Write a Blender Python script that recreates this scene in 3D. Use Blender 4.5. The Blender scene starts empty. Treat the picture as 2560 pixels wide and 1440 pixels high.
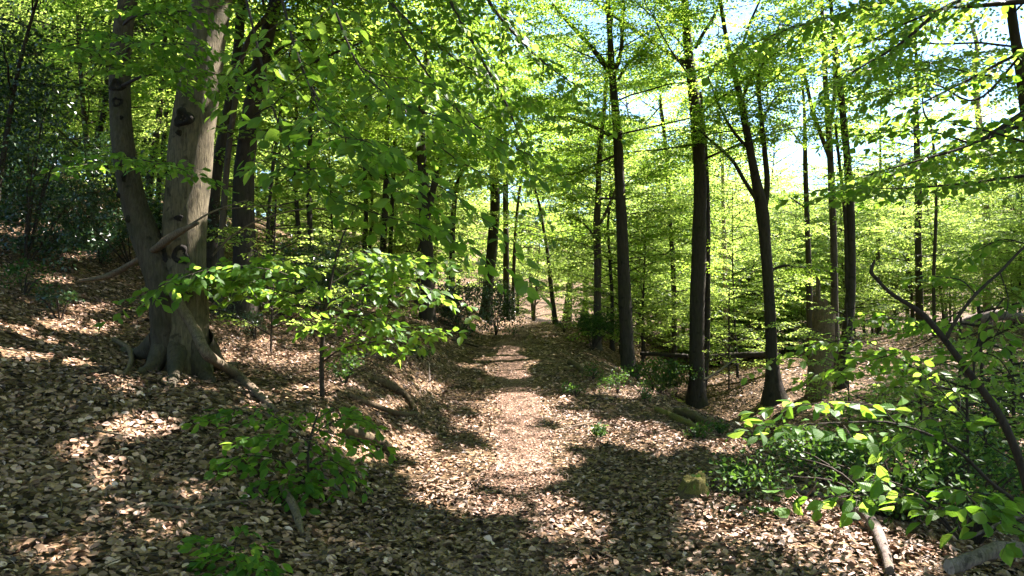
import bpy, math, random
import numpy as np
from mathutils import Matrix, Vector

rng = np.random.default_rng(11)
random.seed(11)
SC = bpy.context.scene
COL = SC.collection

# ------------------------------------------------------------------ camera, sky, sun, exposure
W, H, F, HOR = 2560.0, 1440.0, 1828.0, 790.0
EYE = np.array([0.0, 0.0, 1.6])
TILT = math.atan((HOR - H / 2) / F)
cam = bpy.data.cameras.new('camera')
cam.sensor_width = 36.0
cam.lens = 36.0 * F / W
cam.clip_start = 0.05
cam.clip_end = 3000
camo = bpy.data.objects.new('camera', cam)
camo.location = EYE
camo.rotation_euler = (math.pi / 2 + TILT, 0, 0)
COL.objects.link(camo)
SC.camera = camo

SUN_AZ = math.radians(58)       # clockwise from +Y (ahead) towards +X (right)
SUN_EL = math.radians(52)
SUNV = np.array([math.sin(SUN_AZ) * math.cos(SUN_EL), math.cos(SUN_AZ) * math.cos(SUN_EL), math.sin(SUN_EL)])
world = bpy.data.worlds.new('World')
SC.world = world
world.use_nodes = True
nt = world.node_tree
sky = nt.nodes.new('ShaderNodeTexSky')
sky.sky_type = 'NISHITA'
sky.sun_disc = False
sky.sun_elevation = SUN_EL
sky.sun_rotation = SUN_AZ
sky.air_density = 1.1
sky.dust_density = 0.1
sky.ozone_density = 5.0
nt.links.new(sky.outputs[0], nt.nodes['Background'].inputs[0])
nt.nodes['Background'].inputs[1].default_value = 0.05
sun = bpy.data.lights.new('sun', 'SUN')
sun.energy = 5.0
sun.angle = math.radians(0.53)
sun.color = (1.0, 0.90, 0.86)
suno = bpy.data.objects.new('sun', sun)
suno.rotation_euler = Vector(SUNV).to_track_quat('Z', 'Y').to_euler()
suno.location = (20, 20, 40)
COL.objects.link(suno)
SC.view_settings.view_transform = 'Standard'
SC.view_settings.look = 'None'
SC.view_settings.exposure = 3.2
SC.view_settings.gamma = 1.0
SC.render.engine = 'CYCLES'
cy = SC.cycles
cy.max_bounces = 7
cy.diffuse_bounces = 5
cy.glossy_bounces = 2
cy.transmission_bounces = 5
cy.transparent_max_bounces = 4
cy.caustics_reflective = False
cy.caustics_refractive = False
cy.sample_clamp_indirect = 6.0
cy.use_denoising = True
try:
    cy.denoiser = 'OPENIMAGEDENOISE'
    cy.denoising_prefilter = 'ACCURATE'
except Exception:
    pass
cy.use_adaptive_sampling = True
cy.adaptive_threshold = 0.015

# ------------------------------------------------------------------ pixel <-> place
CF = np.array([0, math.cos(TILT), math.sin(TILT)])
CU = np.array([0, -math.sin(TILT), math.cos(TILT)])
CR = np.array([1.0, 0, 0])


def ray(px, py):
    return CF + (px - W / 2) / F * CR + (H / 2 - py) / F * CU


def at(px, py, d):
    """the point d metres ahead (along +Y) seen at a pixel of the photograph"""
    r = ray(px, py)
    return EYE + r * (d / r[1])


def pix(P):
    P = np.asarray(P, float) - EYE
    z = P @ CF
    z = np.where(np.abs(z) < 1e-4, 1e-4, z)
    return W / 2 + F * (P @ CR) / z, H / 2 - F * (P @ CU) / z, z


# ------------------------------------------------------------------ the lie of the land
def ss(x, a, b):
    t = np.clip((x - a) / (b - a), 0, 1)
    return t * t * (3 - 2 * t)


def smooth_interp(y, xs, ys):
    return (np.interp(y - 1.2, xs, ys) + np.interp(y - .4, xs, ys) + np.interp(y + .4, xs, ys) + np.interp(y + 1.2, xs, ys)) / 4


def path_x(y):
    return smooth_interp(y, [-10, 5, 10, 14, 20, 25, 28, 31, 36, 44, 60], [0.0, .03, .16, .08, -.12, .1, .6, 1.7, 4.2, 8.5, 17])


def path_h(y):
    return smooth_interp(y, [-20, 0, 8, 14, 20, 28, 31, 36, 44, 60, 120], [-.6, -.02, 0, .13, .5, 1.25, 1.3, .75, .2, -.2, 1.0])


def rav_u(y):
    return smooth_interp(y, [-10, 5, 8, 12, 17, 22, 28, 40, 70], [8.0, 7.4, 7.1, 6.4, 5.2, 4.8, 5.2, 7.0, 12])


def rav_h(y):
    return smooth_interp(y, [-10, 5, 12, 17, 22, 28, 40, 70], [-2.5, -2.3, -1.9, -1.5, -1.1, -.8, -.8, -1.2])


def edge_u(y):
    return smooth_interp(y, [-10, 4, 7, 12, 30], [2.5, 2.4, 1.8, 1.1, .9])


def bumps(x, y):
    b = .045 * np.sin(1.7 * x + .6 * y + 1) * np.sin(1.1 * y - .5 * x + 2) + .02 * np.sin(4.1 * x + 1.3) * np.sin(3.7 * y + 1.9 * x)
    b = b + .16 * np.sin(.43 * x + 2.2) * np.sin(.37 * y + .11 * x + .4) * ss(np.hypot(x, y), 8, 20)
    return b


def hill_h(x, y):
    """the wooded hill across the valley, far ahead to the right"""
    r = np.hypot(x - 190, y - 330)
    return 50 * np.exp(-(r / 135.0) ** 2) + 34 * np.exp(-(np.hypot(x + 60, y - 330) / 110.0) ** 2)


def ground_h(x, y):
    x = np.asarray(x, float); y = np.asarray(y, float)
    u = x - path_x(y)
    hp = path_h(y)
    a = -u
    bank = .45 * ss(y, 4.2, 7.5) + .06
    left = bank * ss(a, .9, 2.3) + np.interp(a, [0, 1.4, 4.2, 9, 16, 30, 60, 120], [0, .0, .55, 2.15, 4.6, 8.0, 12, 13])
    left = left * (1 - .75 * ss(y, 28, 36) * ss(x, -12, -3))
    e = edge_u(y); ru = np.maximum(rav_u(y), e + 2.0); rh = rav_h(y)
    t = np.clip((u - e) / (ru - e), 0, 1)
    t2 = .15 * t + .85 * t ** 2.4
    down = (rh - hp) * t2
    o = np.maximum(u - ru, 0)
    up = np.interp(o, [0, 1.2, 6, 12, 25, 60, 140], [0, .12, 1.15, 1.9, 2.6, 3.0, 3.0])
    right = down + up
    far = ss(y, 35, 80)
    h = hp + np.where(u < 0, left, right * (1 - .35 * far))
    return h + bumps(x, y) * (1 - .75 * np.exp(-(u / .9) ** 2)) + hill_h(x, y)


def gh(x, y):
    return float(ground_h(x, y))


def hit(px, py, dmax=80):
    """where the ray through a pixel meets the ground"""
    r = ray(px, py); r = r / r[1]
    ds = np.concatenate([np.arange(1.5, 30, .03), np.arange(30, dmax, .1)])
    P = EYE + ds[:, None] * r
    below = P[:, 2] < ground_h(P[:, 0], P[:, 1])
    i = int(np.argmax(below)) if below.any() else len(ds) - 1
    return P[i]


# ------------------------------------------------------------------ the light patches seen on the ground: canopy leaves are left out to let the sun reach them
LIT = [(1265, 915, 75, 34), (1300, 1005, 120, 22), (1290, 1035, 95, 26), (1250, 1080, 60, 22), (1310, 1100, 110, 34), (1340, 1150, 110, 40), (1300, 1200, 90, 36),
       (1150, 1170, 130, 46), (1110, 1225, 80, 40), (1010, 1110, 70, 34), (1190, 1060, 60, 26), (1230, 1270, 80, 22), (1390, 1275, 60, 36), (1450, 1330, 60, 46),
       (1370, 1320, 40, 30), (1450, 1390, 24, 16), (1520, 1085, 150, 34), (1640, 1110, 90, 26), (1440, 1050, 70, 22), (1560, 980, 90, 14), (1640, 930, 60, 20),
       (1680, 970, 60, 16), (1330, 806, 48, 9), (1390, 835, 60, 8), (1275, 872, 40, 7), (1200, 915, 60, 8),
       (100, 880, 170, 34), (30, 840, 70, 40), (240, 820, 60, 20), (160, 800, 60, 26), (350, 1070, 130, 38), (200, 1125, 60, 26), (250, 1190, 50, 60), (290, 1280, 60, 40), (150, 1390, 60, 30),
       (720, 895, 110, 22), (770, 985, 80, 26), (660, 860, 40, 22), (560, 880, 40, 30), (640, 1010, 50, 20), (960, 1020, 40, 12), (1080, 970, 26, 14), (840, 960, 40, 14),
       (1960, 1340, 280, 84), (1760, 1275, 70, 34), (2200, 1400, 200, 60), (2060, 1420, 200, 30),
       (1890, 960, 130, 44), (2060, 930, 150, 56), (2260, 850, 190, 46), (2400, 870, 120, 40), (2520, 1080, 70, 60), (2460, 1020, 50, 20), (2150, 880, 100, 30), (1840, 1000, 40, 14),
       (80, 570, 120, 30), (210, 640, 60, 14), (140, 700, 60, 14), (220, 770, 60, 12), (430, 1310, 20, 12), (480, 1230, 30, 16), (1830, 1120, 60, 20), (300, 980, 30, 10)]
LIT = np.array(LIT, float)
LIT[LIT[:, 0] < 900, 2:] *= .72


# things the photograph shows standing in the sun: canopy leaves are cleared towards the sun for them too
BEAMS = [(at(px, py, d), r) for (px, py, d, r) in (
    (512, 220, 7.8, .12), (508, 400, 7.8, .12), (500, 560, 7.8, .1), (530, 80, 7.8, .12),
    (2050, 1010, 3.45, .25), (2150, 1020, 3.45, .25), (2270, 1075, 3.4, .15), (2130, 820, 5.2, .3), (2250, 1250, 3.4, .2),
    (1080, 740, 7.7, .2), (1100, 830, 7.8, .2), (870, 710, 8.2, .15), (700, 690, 7.8, .18), (960, 660, 8.4, .18), (1000, 845, 8.0, .18), (520, 690, 7.2, .15),
    (1130, 150, 5.6, .1), (1290, 160, 6.0, .1), (2150, 130, 6.3, .12), (2300, 150, 6.2, .12), (2400, 440, 5.4, .12), (2250, 420, 5.5, .12), (2420, 120, 6.2, .12),
    (2430, 800, 16.3, .4), (160, 790, 8.5, .15), (120, 300, 11, .2), (60, 430, 11, .2))]


def ground_under_sun(P):
    """follow the sunlight from points P down to the ground"""
    q = P.copy()
    for _ in range(5):
        t = (P[:, 2] - ground_h(q[:, 0], q[:, 1])) / SUNV[2]
        q = P - SUNV * t[:, None]
    return q


def shade_keep(P, D=None, S=.1, prob=.985, seenprob=.8):
    """True where a leaf may hang without closing one of the gaps"""
    if D is not None:
        P = P + unit(D) * (np.asarray(S) * .5)[:, None]
    q = ground_under_sun(P)
    px, py, z = pix(q)
    inside = np.zeros(len(P), bool)
    wob = .85 + .3 * np.sin(px * .06 + py * .03) * np.sin(py * .13 - px * .02) + .22 * np.sin(py * .11 - px * .04)
    mx = (.02 + .3 * np.asarray(S)) * F / np.maximum(z, 2); my = mx * np.clip(2.2 / np.maximum(z, 2), .22, .5)
    for (cx, cy_, rx, ry) in LIT:
        inside |= ((px - cx) / (rx + mx)) ** 2 + ((py - cy_) / (ry + my)) ** 2 < wob
    inside &= (z > 1) & (z < 60)
    high = P[:, 2] > ground_h(P[:, 0], P[:, 1]) + 1.6
    drop = inside & high
    S_ = np.broadcast_to(np.asarray(S, float), (len(P),))
    for (b, r) in BEAMS:
        w = P - b
        t = w @ SUNV
        dist = np.linalg.norm(w - t[:, None] * SUNV, axis=1)
        drop |= (t > 1.2) & (dist < r + .4 * S_)
    fx, fy, fz = pix(P)
    seen = (fz > 0) & (fx > -30) & (fx < W + 30) & (fy > -30) & (fy < H + 30)
    return ~(drop & (rng.random(len(P)) < np.where(seen, seenprob, prob)))


# ------------------------------------------------------------------ materials
def new_mat(name):
    m = bpy.data.materials.new(name)
    m.use_nodes = True
    n = m.node_tree.nodes; l = m.node_tree.links
    out = n['Material Output']; b = n['Principled BSDF']
    return m, n, l, out, b


def ramp(n, stops):
    r = n.new('ShaderNodeValToRGB')
    e = r.color_ramp.elements
    while len(e) < len(stops):
        e.new(.5)
    for k, (p, c) in enumerate(stops):
        e[k].position = p
        e[k].color = (*c, 1)
    return r


def leaf_mat(name, dark, light, tdark, tlight, mix=.5, rough=.48, spec=.25, veins=False):
    m, n, l, out, b = new_mat(name)
    if veins:
        a = n.new('ShaderNodeObjectInfo'); rnd = a.outputs['Random']
    else:
        a = n.new('ShaderNodeAttribute'); a.attribute_name = 'v'; rnd = a.outputs['Fac']
    c1 = ramp(n, [(0, dark), (1, light)]); c2 = ramp(n, [(0, tdark), (.55, tuple((p + q) / 2 for p, q in zip(tdark, tlight))), (1, tlight)])
    l.new(rnd, c1.inputs[0]); l.new(rnd, c2.inputs[0])
    l.new(c1.outputs[0], b.inputs['Base Color'])
    b.inputs['Roughness'].default_value = rough
    b.inputs['Specular IOR Level'].default_value = spec
    t = n.new('ShaderNodeBsdfTranslucent')
    l.new(c2.outputs[0], t.inputs[0])
    mx = n.new('ShaderNodeMixShader'); mx.inputs[0].default_value = mix
    l.new(b.outputs[0], mx.inputs[1]); l.new(t.outputs[0], mx.inputs[2])
    l.new(mx.outputs[0], out.inputs[0])
    if veins:
        tc = n.new('ShaderNodeTexCoord'); sx = n.new('ShaderNodeSeparateXYZ')
        l.new(tc.outputs['Object'], sx.inputs[0])
        ab = n.new('ShaderNodeMath'); ab.operation = 'ABSOLUTE'; l.new(sx.outputs[1], ab.inputs[0])
        m1 = n.new('ShaderNodeMath'); m1.operation = 'MULTIPLY_ADD'; l.new(ab.outputs[0], m1.inputs[0]); m1.inputs[1].default_value = -.8; l.new(sx.outputs[0], m1.inputs[2])
        m2 = n.new('ShaderNodeMath'); m2.operation = 'MULTIPLY'; l.new(m1.outputs[0], m2.inputs[0]); m2.inputs[1].default_value = 46
        m3 = n.new('ShaderNodeMath'); m3.operation = 'SINE'; l.new(m2.outputs[0], m3.inputs[0])
        bp = n.new('ShaderNodeBump'); bp.inputs['Strength'].default_value = .16; bp.inputs['Distance'].default_value = .002
        l.new(m3.outputs[0], bp.inputs['Height'])
        l.new(bp.outputs[0], b.inputs['Normal']); l.new(bp.outputs[0], t.inputs['Normal'])
    return m


def bark_mat(name, c0, c1, moss=.25, scale=1.0, mossc=(.07, .08, .02)):
    m, n, l, out, b = new_mat(name)
    tc = n.new('ShaderNodeTexCoord'); mp = n.new('ShaderNodeMapping')
    mp.inputs['Scale'].default_value = (9 * scale, 9 * scale, 1.6 * scale)
    l.new(tc.outputs['Object'], mp.inputs[0])
    n1 = n.new('ShaderNodeTexNoise'); n1.inputs['Scale'].default_value = 2.6; n1.inputs['Detail'].default_value = 9; n1.inputs['Roughness'].default_value = .68
    l.new(mp.outputs[0], n1.inputs['Vector'])
    r1 = ramp(n, [(.28, c0), (.72, c1)]); l.new(n1.outputs[0], r1.inputs[0])
    n2 = n.new('ShaderNodeTexNoise'); n2.inputs['Scale'].default_value = 2.3 * scale; n2.inputs['Detail'].default_value = 6
    l.new(tc.outputs['Object'], n2.inputs['Vector'])
    r2 = ramp(n, [(.5, (0, 0, 0)), (.68, (moss, moss, moss))]); l.new(n2.outputs[0], r2.inputs[0])
    mx = n.new('ShaderNodeMixRGB'); l.new(r2.outputs[0], mx.inputs[0]); l.new(r1.outputs[0], mx.inputs[1]); mx.inputs[2].default_value = (*mossc, 1)
    n3 = n.new('ShaderNodeTexNoise'); n3.inputs['Scale'].default_value = 6 * scale; n3.inputs['Detail'].default_value = 3
    l.new(tc.outputs['Object'], n3.inputs['Vector'])
    r3 = ramp(n, [(.6, (1, 1, 1)), (.7, (.3, .3, .3))]); l.new(n3.outputs[0], r3.inputs[0])
    ml = n.new('ShaderNodeMixRGB'); ml.blend_type = 'MULTIPLY'; ml.inputs[0].default_value = .8
    l.new(mx.outputs[0], ml.inputs[1]); l.new(r3.outputs[0], ml.inputs[2])
    l.new(ml.outputs[0], b.inputs['Base Color'])
    b.inputs['Roughness'].default_value = .88
    b.inputs['Specular IOR Level'].default_value = .2
    bp = n.new('ShaderNodeBump'); bp.inputs['Strength'].default_value = .8; bp.inputs['Distance'].default_value = .02
    l.new(n1.outputs[0], bp.inputs['Height']); l.new(bp.outputs[0], b.inputs['Normal'])
    return m


def attr_mat(name, stops, rough=.8, spec=.25, trans=None):
    m, n, l, out, b = new_mat(name)
    a = n.new('ShaderNodeAttribute'); a.attribute_name = 'v'
    c = ramp(n, stops); l.new(a.outputs['Fac'], c.inputs[0]); l.new(c.outputs[0], b.inputs['Base Color'])
    b.inputs['Roughness'].default_value = rough; b.inputs['Specular IOR Level'].default_value = spec
    return m


def ground_mat(name, stops, vor=17.0):
    m, n, l, out, b = new_mat(name)
    tc = n.new('ShaderNodeTexCoord')
    wv = n.new('ShaderNodeTexNoise'); wv.inputs['Scale'].default_value = 9; l.new(tc.outputs['Object'], wv.inputs['Vector'])
    av = n.new('ShaderNodeVectorMath'); av.operation = 'MULTIPLY_ADD'; l.new(wv.outputs['Color'], av.inputs[0]); av.inputs[1].default_value = (.12, .12, .12); l.new(tc.outputs['Object'], av.inputs[2])
    v = n.new('ShaderNodeTexVoronoi'); v.inputs['Scale'].default_value = vor; l.new(av.outputs[0], v.inputs['Vector'])
    sp = n.new('ShaderNodeSeparateColor'); l.new(v.outputs['Color'], sp.inputs[0])
    c = ramp(n, stops); l.new(sp.outputs[0], c.inputs[0])
    n2 = n.new('ShaderNodeTexNoise'); n2.inputs['Scale'].default_value = .8; n2.inputs['Detail'].default_value = 8; l.new(tc.outputs['Object'], n2.inputs['Vector'])
    r2 = ramp(n, [(.35, (.5, .47, .42)), (.65, (1, 1, 1))]); l.new(n2.outputs[0], r2.inputs[0])
    ml = n.new('ShaderNodeMixRGB'); ml.blend_type = 'MULTIPLY'; ml.inputs[0].default_value = 1; l.new(c.outputs[0], ml.inputs[1]); l.new(r2.outputs[0], ml.inputs[2])
    l.new(ml.outputs[0], b.inputs['Base Color'])
    b.inputs['Roughness'].default_value = .9; b.inputs['Specular IOR Level'].default_value = .15
    bp = n.new('ShaderNodeBump'); bp.inputs['Strength'].default_value = 1; bp.inputs['Distance'].default_value = .05
    ad = n.new('ShaderNodeMath'); ad.operation = 'ADD'; l.new(v.outputs['Distance'], ad.inputs[0]); l.new(sp.outputs[1], ad.inputs[1])
    l.new(ad.outputs[0], bp.inputs['Height']); l.new(bp.outputs[0], b.inputs['Normal'])
    return m


M = {}
M['leaf'] = leaf_mat('beech_leaf', (.028, .075, .008), (.07, .15, .018), (.2, .37, .022), (.48, .63, .085), .55)
M['leaf_near'] = leaf_mat('beech_leaf_veined', (.028, .085, .010), (.06, .15, .016), (.16, .34, .02), (.42, .60, .075), .5, .5, .22, veins=True)
M['leaf_mid'] = leaf_mat('beech_leaf_plain', (.026, .08, .009), (.06, .15, .016), (.16, .34, .02), (.44, .62, .08), .5)
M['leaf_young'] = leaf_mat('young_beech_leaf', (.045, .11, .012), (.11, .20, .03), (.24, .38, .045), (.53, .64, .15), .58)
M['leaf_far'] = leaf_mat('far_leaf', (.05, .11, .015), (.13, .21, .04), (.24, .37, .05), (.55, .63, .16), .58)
M['holly'] = leaf_mat('holly_leaf', (.012, .034, .012), (.03, .062, .02), (.03, .08, .01), (.06, .13, .02), .2, .28, .6)
M['holly_near'] = leaf_mat('bramble_leaf', (.02, .055, .014), (.05, .10, .022), (.05, .12, .012), (.14, .26, .03), .35, .5, .2)
M['needle'] = leaf_mat('conifer_needle', (.008, .02, .01), (.02, .045, .018), (.01, .03, .01), (.03, .06, .02), .2, .5, .3)
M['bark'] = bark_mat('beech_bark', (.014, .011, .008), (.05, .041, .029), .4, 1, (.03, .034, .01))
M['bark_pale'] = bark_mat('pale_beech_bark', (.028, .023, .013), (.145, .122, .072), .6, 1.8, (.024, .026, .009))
M['bark_mid'] = bark_mat('shaded_beech_bark', (.018, .015, .009), (.078, .064, .04), .5, 1.6, (.02, .024, .008))  # darker copy of the beech bark, shade put into its colour
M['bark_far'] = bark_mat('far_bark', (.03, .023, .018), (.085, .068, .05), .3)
M['bark_lit'] = bark_mat('pine_bark', (.16, .11, .085), (.36, .27, .22), .1)  # pale pinkish bark with sunlight put into its colour
M['knot'] = bark_mat('knot_bark', (.008, .007, .006), (.022, .018, .014), .1, 3)
M['dead'] = bark_mat('dead_wood', (.045, .032, .02), (.19, .145, .095), .4, 3, (.04, .045, .015))
M['dead_grey'] = bark_mat('grey_dead_wood', (.05, .038, .032), (.22, .175, .15), .3, 3)
M['cutwood'] = bark_mat('cut_wood', (.26, .2, .17), (.5, .42, .38), 0, 5)
M['rotten'] = bark_mat('rotten_wood', (.03, .021, .012), (.12, .088, .048), .5, 2, (.05, .06, .012))
M['snag'] = bark_mat('snag_wood', (.045, .03, .015), (.21, .15, .08), .5, 2.5, (.06, .065, .014))
M['twig'] = bark_mat('twig_bark', (.018, .013, .01), (.055, .042, .03), .0, 3)
M['moss'] = bark_mat('moss', (.045, .042, .011), (.18, .16, .045), .3, 9, (.06, .075, .014))
LITTER = [(0, (.03, .0185, .009)), (.3, (.108, .066, .035)), (.6, (.228, .14, .083)), (.86, (.37, .23, .16)), (1, (.5, .355, .285))]
M['litter'] = attr_mat('leaf_litter', LITTER, .62, .35)
M['ground'] = ground_mat('forest_soil', [(0, (.02, .013, .006)), (.35, (.07, .045, .021)), (.7, (.18, .117, .06)), (1, (.33, .22, .13))])
M['path'] = ground_mat('trodden_litter', [(0, (.055, .034, .02)), (.4, (.17, .105, .066)), (1, (.38, .245, .175))], 34)
M['soil'] = ground_mat('red_soil', [(0, (.05, .028, .015)), (1, (.16, .085, .05))], 30)


def water_mat():
    m, n, l, out, b = new_mat('stream_water')
    b.inputs['Base Color'].default_value = (.03, .025, .018, 1)
    b.inputs['Roughness'].default_value = .08
    tx = n.new('ShaderNodeTexNoise'); tx.inputs['Scale'].default_value = 6
    bp = n.new('ShaderNodeBump'); bp.inputs['Strength'].default_value = .2
    l.new(tx.outputs[0], bp.inputs['Height']); l.new(bp.outputs[0], b.inputs['Normal'])
    return m


M['water'] = water_mat()


# ------------------------------------------------------------------ mesh collecting
class MB:
    """collects tubes, sheets and leaves; build() links ONE mesh object"""

    def __init__(self):
        self.v, self.f, self.a, self.n, self.pending, self.gap = [], [], [], 0, [], False

    def add(self, v, faces, mat=0, attr=None, smooth=True):
        v = np.asarray(v, float)
        faces = np.asarray(faces, np.int64)
        self.v.append(v)
        self.a.append(np.full(len(v), .5) if attr is None else np.broadcast_to(attr, (len(v),)))
        self.f.append((faces + self.n, mat, smooth))
        self.n += len(v)

    def tube(self, pts, rad, sides=8, mat=0, cap=False, rough=0.0, capmat=None):
        pts = np.asarray(pts, float); rad = np.broadcast_to(np.asarray(rad, float), (len(pts),))
        T = np.gradient(pts, axis=0); T /= np.linalg.norm(T, axis=1)[:, None] + 1e-9
        ref = np.array([1.0, 0, 0]) if abs(T[0][0]) < .8 else np.array([0, 1.0, 0])
        A = np.zeros_like(pts); a = ref
        for i in range(len(pts)):
            a = a - T[i] * (a @ T[i]); a /= np.linalg.norm(a) + 1e-9; A[i] = a
        B = np.cross(T, A)
        th = np.linspace(0, 2 * math.pi, sides, endpoint=False)
        r = rad[:, None] * np.ones(sides)
        if rough:
            ph = rng.random(4) * 6
            z = np.linspace(0, 1, len(pts))[:, None] * len(pts)
            r = r * (1 + rough * (np.sin(2 * th + ph[0] + z * .5) + .6 * np.sin(3 * th + ph[1] - z * .8) + .5 * np.sin(5 * th + ph[2] + z * 1.3)))
            r = r * (1 + rough * .5 * rng.standard_normal(r.shape))
        V = pts[:, None, :] + r[:, :, None] * (np.cos(th)[None, :, None] * A[:, None, :] + np.sin(th)[None, :, None] * B[:, None, :])
        k, s = len(pts), sides
        i = np.arange(k - 1)[:, None] * s; j = np.arange(s)[None, :]; j2 = (j + 1) % s
        fa = np.stack([i + j, i + j2, i + s + j2, i + s + j], -1).reshape(-1, 4)
        self.add(V.reshape(-1, 3), fa, mat)
        if cap:
            for e, row in ((0, 0), (k - 1, k - 1)):
                c = pts[e] + (T[e] * rad[e] * (.08 if e else -.08))
                vv = np.vstack([V[row], c])
                jj = np.arange(s)
                self.add(vv, np.stack([jj, (jj + 1) % s, np.full(s, s)], -1), mat if capmat is None else capmat, smooth=False)
        return V

    def flush(self):
        """grow the fine twigs, leaving out those that would close a gap in the canopy"""
        if self.pending:
            pts = np.concatenate([p for p, r, m in self.pending])
            ok = shade_keep(pts, None, .04)
            i = 0
            for p, r, m in self.pending:
                if ok[i:i + len(p)].all():
                    self.tube(p, r, 3, m)
                i += len(p)
            self.pending = []

    def build(self, name, mats, parent=None, base=None, normals=None):
        me = bpy.data.meshes.new(name)
        if self.n:
            V = np.concatenate(self.v)
            if base is not None:
                V = V - base
            me.vertices.add(len(V)); me.vertices.foreach_set('co', V.ravel().astype(np.float32))
            loops = np.concatenate([f.ravel() for f, m, s in self.f])
            tot = np.concatenate([np.full(len(f), f.shape[1]) for f, m, s in self.f])
            start = np.concatenate([[0], np.cumsum(tot)[:-1]])
            mi = np.concatenate([np.full(len(f), m) for f, m, s in self.f])
            sm = np.concatenate([np.full(len(f), s) for f, m, s in self.f])
            me.loops.add(len(loops)); me.loops.foreach_set('vertex_index', loops.astype(np.int32))
            me.polygons.add(len(tot)); me.polygons.foreach_set('loop_start', start.astype(np.int32))
            me.polygons.foreach_set('material_index', mi.astype(np.int32))
            me.polygons.foreach_set('use_smooth', sm.astype(bool))
            at_ = me.attributes.new('v', 'FLOAT', 'POINT')
            at_.data.foreach_set('value', np.concatenate(self.a).astype(np.float32))
            me.update(calc_edges=True)
        for m in (mats if isinstance(mats, (list, tuple)) else [mats]):
            me.materials.append(M[m])
        o = bpy.data.objects.new(name, me)
        COL.objects.link(o)
        if parent is not None:
            o.parent = parent
        elif base is not None:
            o.location = base
        return o


def thing(name, base, label, cat, group=None):
    o = bpy.data.objects.new(name, None)
    o.empty_display_size = .2
    o.location = base
    COL.objects.link(o)
    o['label'] = label; o['category'] = cat
    if group:
        o['group'] = group
    return o


def tag(o, label, cat, group=None):
    o['label'] = label; o['category'] = cat
    if group:
        o['group'] = group
    return o


def unit(v):
    v = np.asarray(v, float)
    return v / (np.linalg.norm(v, axis=-1, keepdims=True) + 1e-9)


def curve(pts, n=None, step=None):
    """Catmull-Rom through control rows (any number of columns)"""
    p = np.asarray(pts, float)
    if len(p) == 2:
        p = np.vstack([p[0], (p[0] + p[1]) / 2, p[1]])
    q = np.vstack([2 * p[0] - p[1], p, 2 * p[-1] - p[-2]])
    per = n or 5
    out = []
    for i in range(1, len(q) - 2):
        t = np.linspace(0, 1, per, endpoint=False)[:, None]
        a, b, c, d = q[i - 1], q[i], q[i + 1], q[i + 2]
        out.append(.5 * ((2 * b) + (-a + c) * t + (2 * a - 5 * b + 4 * c - d) * t * t + (-a + 3 * b - 3 * c + d) * t ** 3))
    out.append(p[-1:])
    return np.vstack(out)


# ------------------------------------------------------------------ leaves
class Leaves:
    def __init__(self):
        self.P, self.D, self.N, self.S = [], [], [], []

    def add(self, P, D, N, S):
        self.P.append(P); self.D.append(D); self.N.append(N); self.S.append(np.broadcast_to(S, (len(P),)))

    def cat(self):
        if not self.P:
            return (np.zeros((0, 3)),) * 3 + (np.zeros(0),)
        return np.concatenate(self.P), np.concatenate(self.D), np.concatenate(self.N), np.concatenate(self.S)


T_NEAR = (np.array([(0, 0, 0), (.16, .17, .03), (.42, .30, .06), (.72, .22, .03), (1.0, 0, -.06), (.72, -.22, .03), (.42, -.30, .06), (.16, -.17, .03), (.33, 0, 0), (.68, 0, -.015)]),
          np.array([(0, 8, 1, 1), (1, 8, 2, 2), (8, 9, 3, 2), (9, 4, 3, 3), (0, 7, 8, 8), (7, 6, 8, 8), (8, 6, 5, 9), (9, 5, 4, 4)]))
T_MID = (np.array([(0, 0, 0), (.5, .31, .05), (1.0, 0, -.03), (.5, -.31, .05)]), np.array([(0, 2, 1), (0, 3, 2)]))


def put_leaves(mb, L, tmpl=T_MID, mat=0, keep=None, v=None, smooth=False):
    P, D, N, S = L if isinstance(L, tuple) else L.cat()
    if keep is not None:
        P, D, N, S = P[keep], D[keep], N[keep], S[keep]
        if v is not None:
            v = v[keep]
    if len(P) == 0:
        return
    D = unit(D); Y = unit(np.cross(N, D)); Z = np.cross(D, Y)
    T, Fc = tmpl
    wv = 1 + (.18 if tmpl is T_MID else .26) * rng.standard_normal(len(P))
    V = P[:, None, :] + S[:, None, None] * (T[None, :, 0, None] * D[:, None] + T[None, :, 1, None] * wv[:, None, None] * Y[:, None] + T[None, :, 2, None] * Z[:, None])
    k = len(T)
    if v is None:
        v = np.clip(rng.normal(.45, .25, len(P)), 0, 1)
    off = np.arange(len(P))[:, None, None] * k
    if Fc.shape[1] == 4:
        tri = Fc[:, 2] == Fc[:, 3]
        f3 = Fc[tri][:, :3]; f4 = Fc[~tri]
        fa = (f3[None] + off).reshape(-1, 3)
        mb.add(V.reshape(-1, 3), fa, mat, np.repeat(v, k), smooth)
        mb.f.append(((f4[None] + off).reshape(-1, 4) + mb.n - len(P) * k, mat, smooth))
    else:
        mb.add(V.reshape(-1, 3), (Fc[None] + off).reshape(-1, 3), mat, np.repeat(v, k), smooth)


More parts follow.
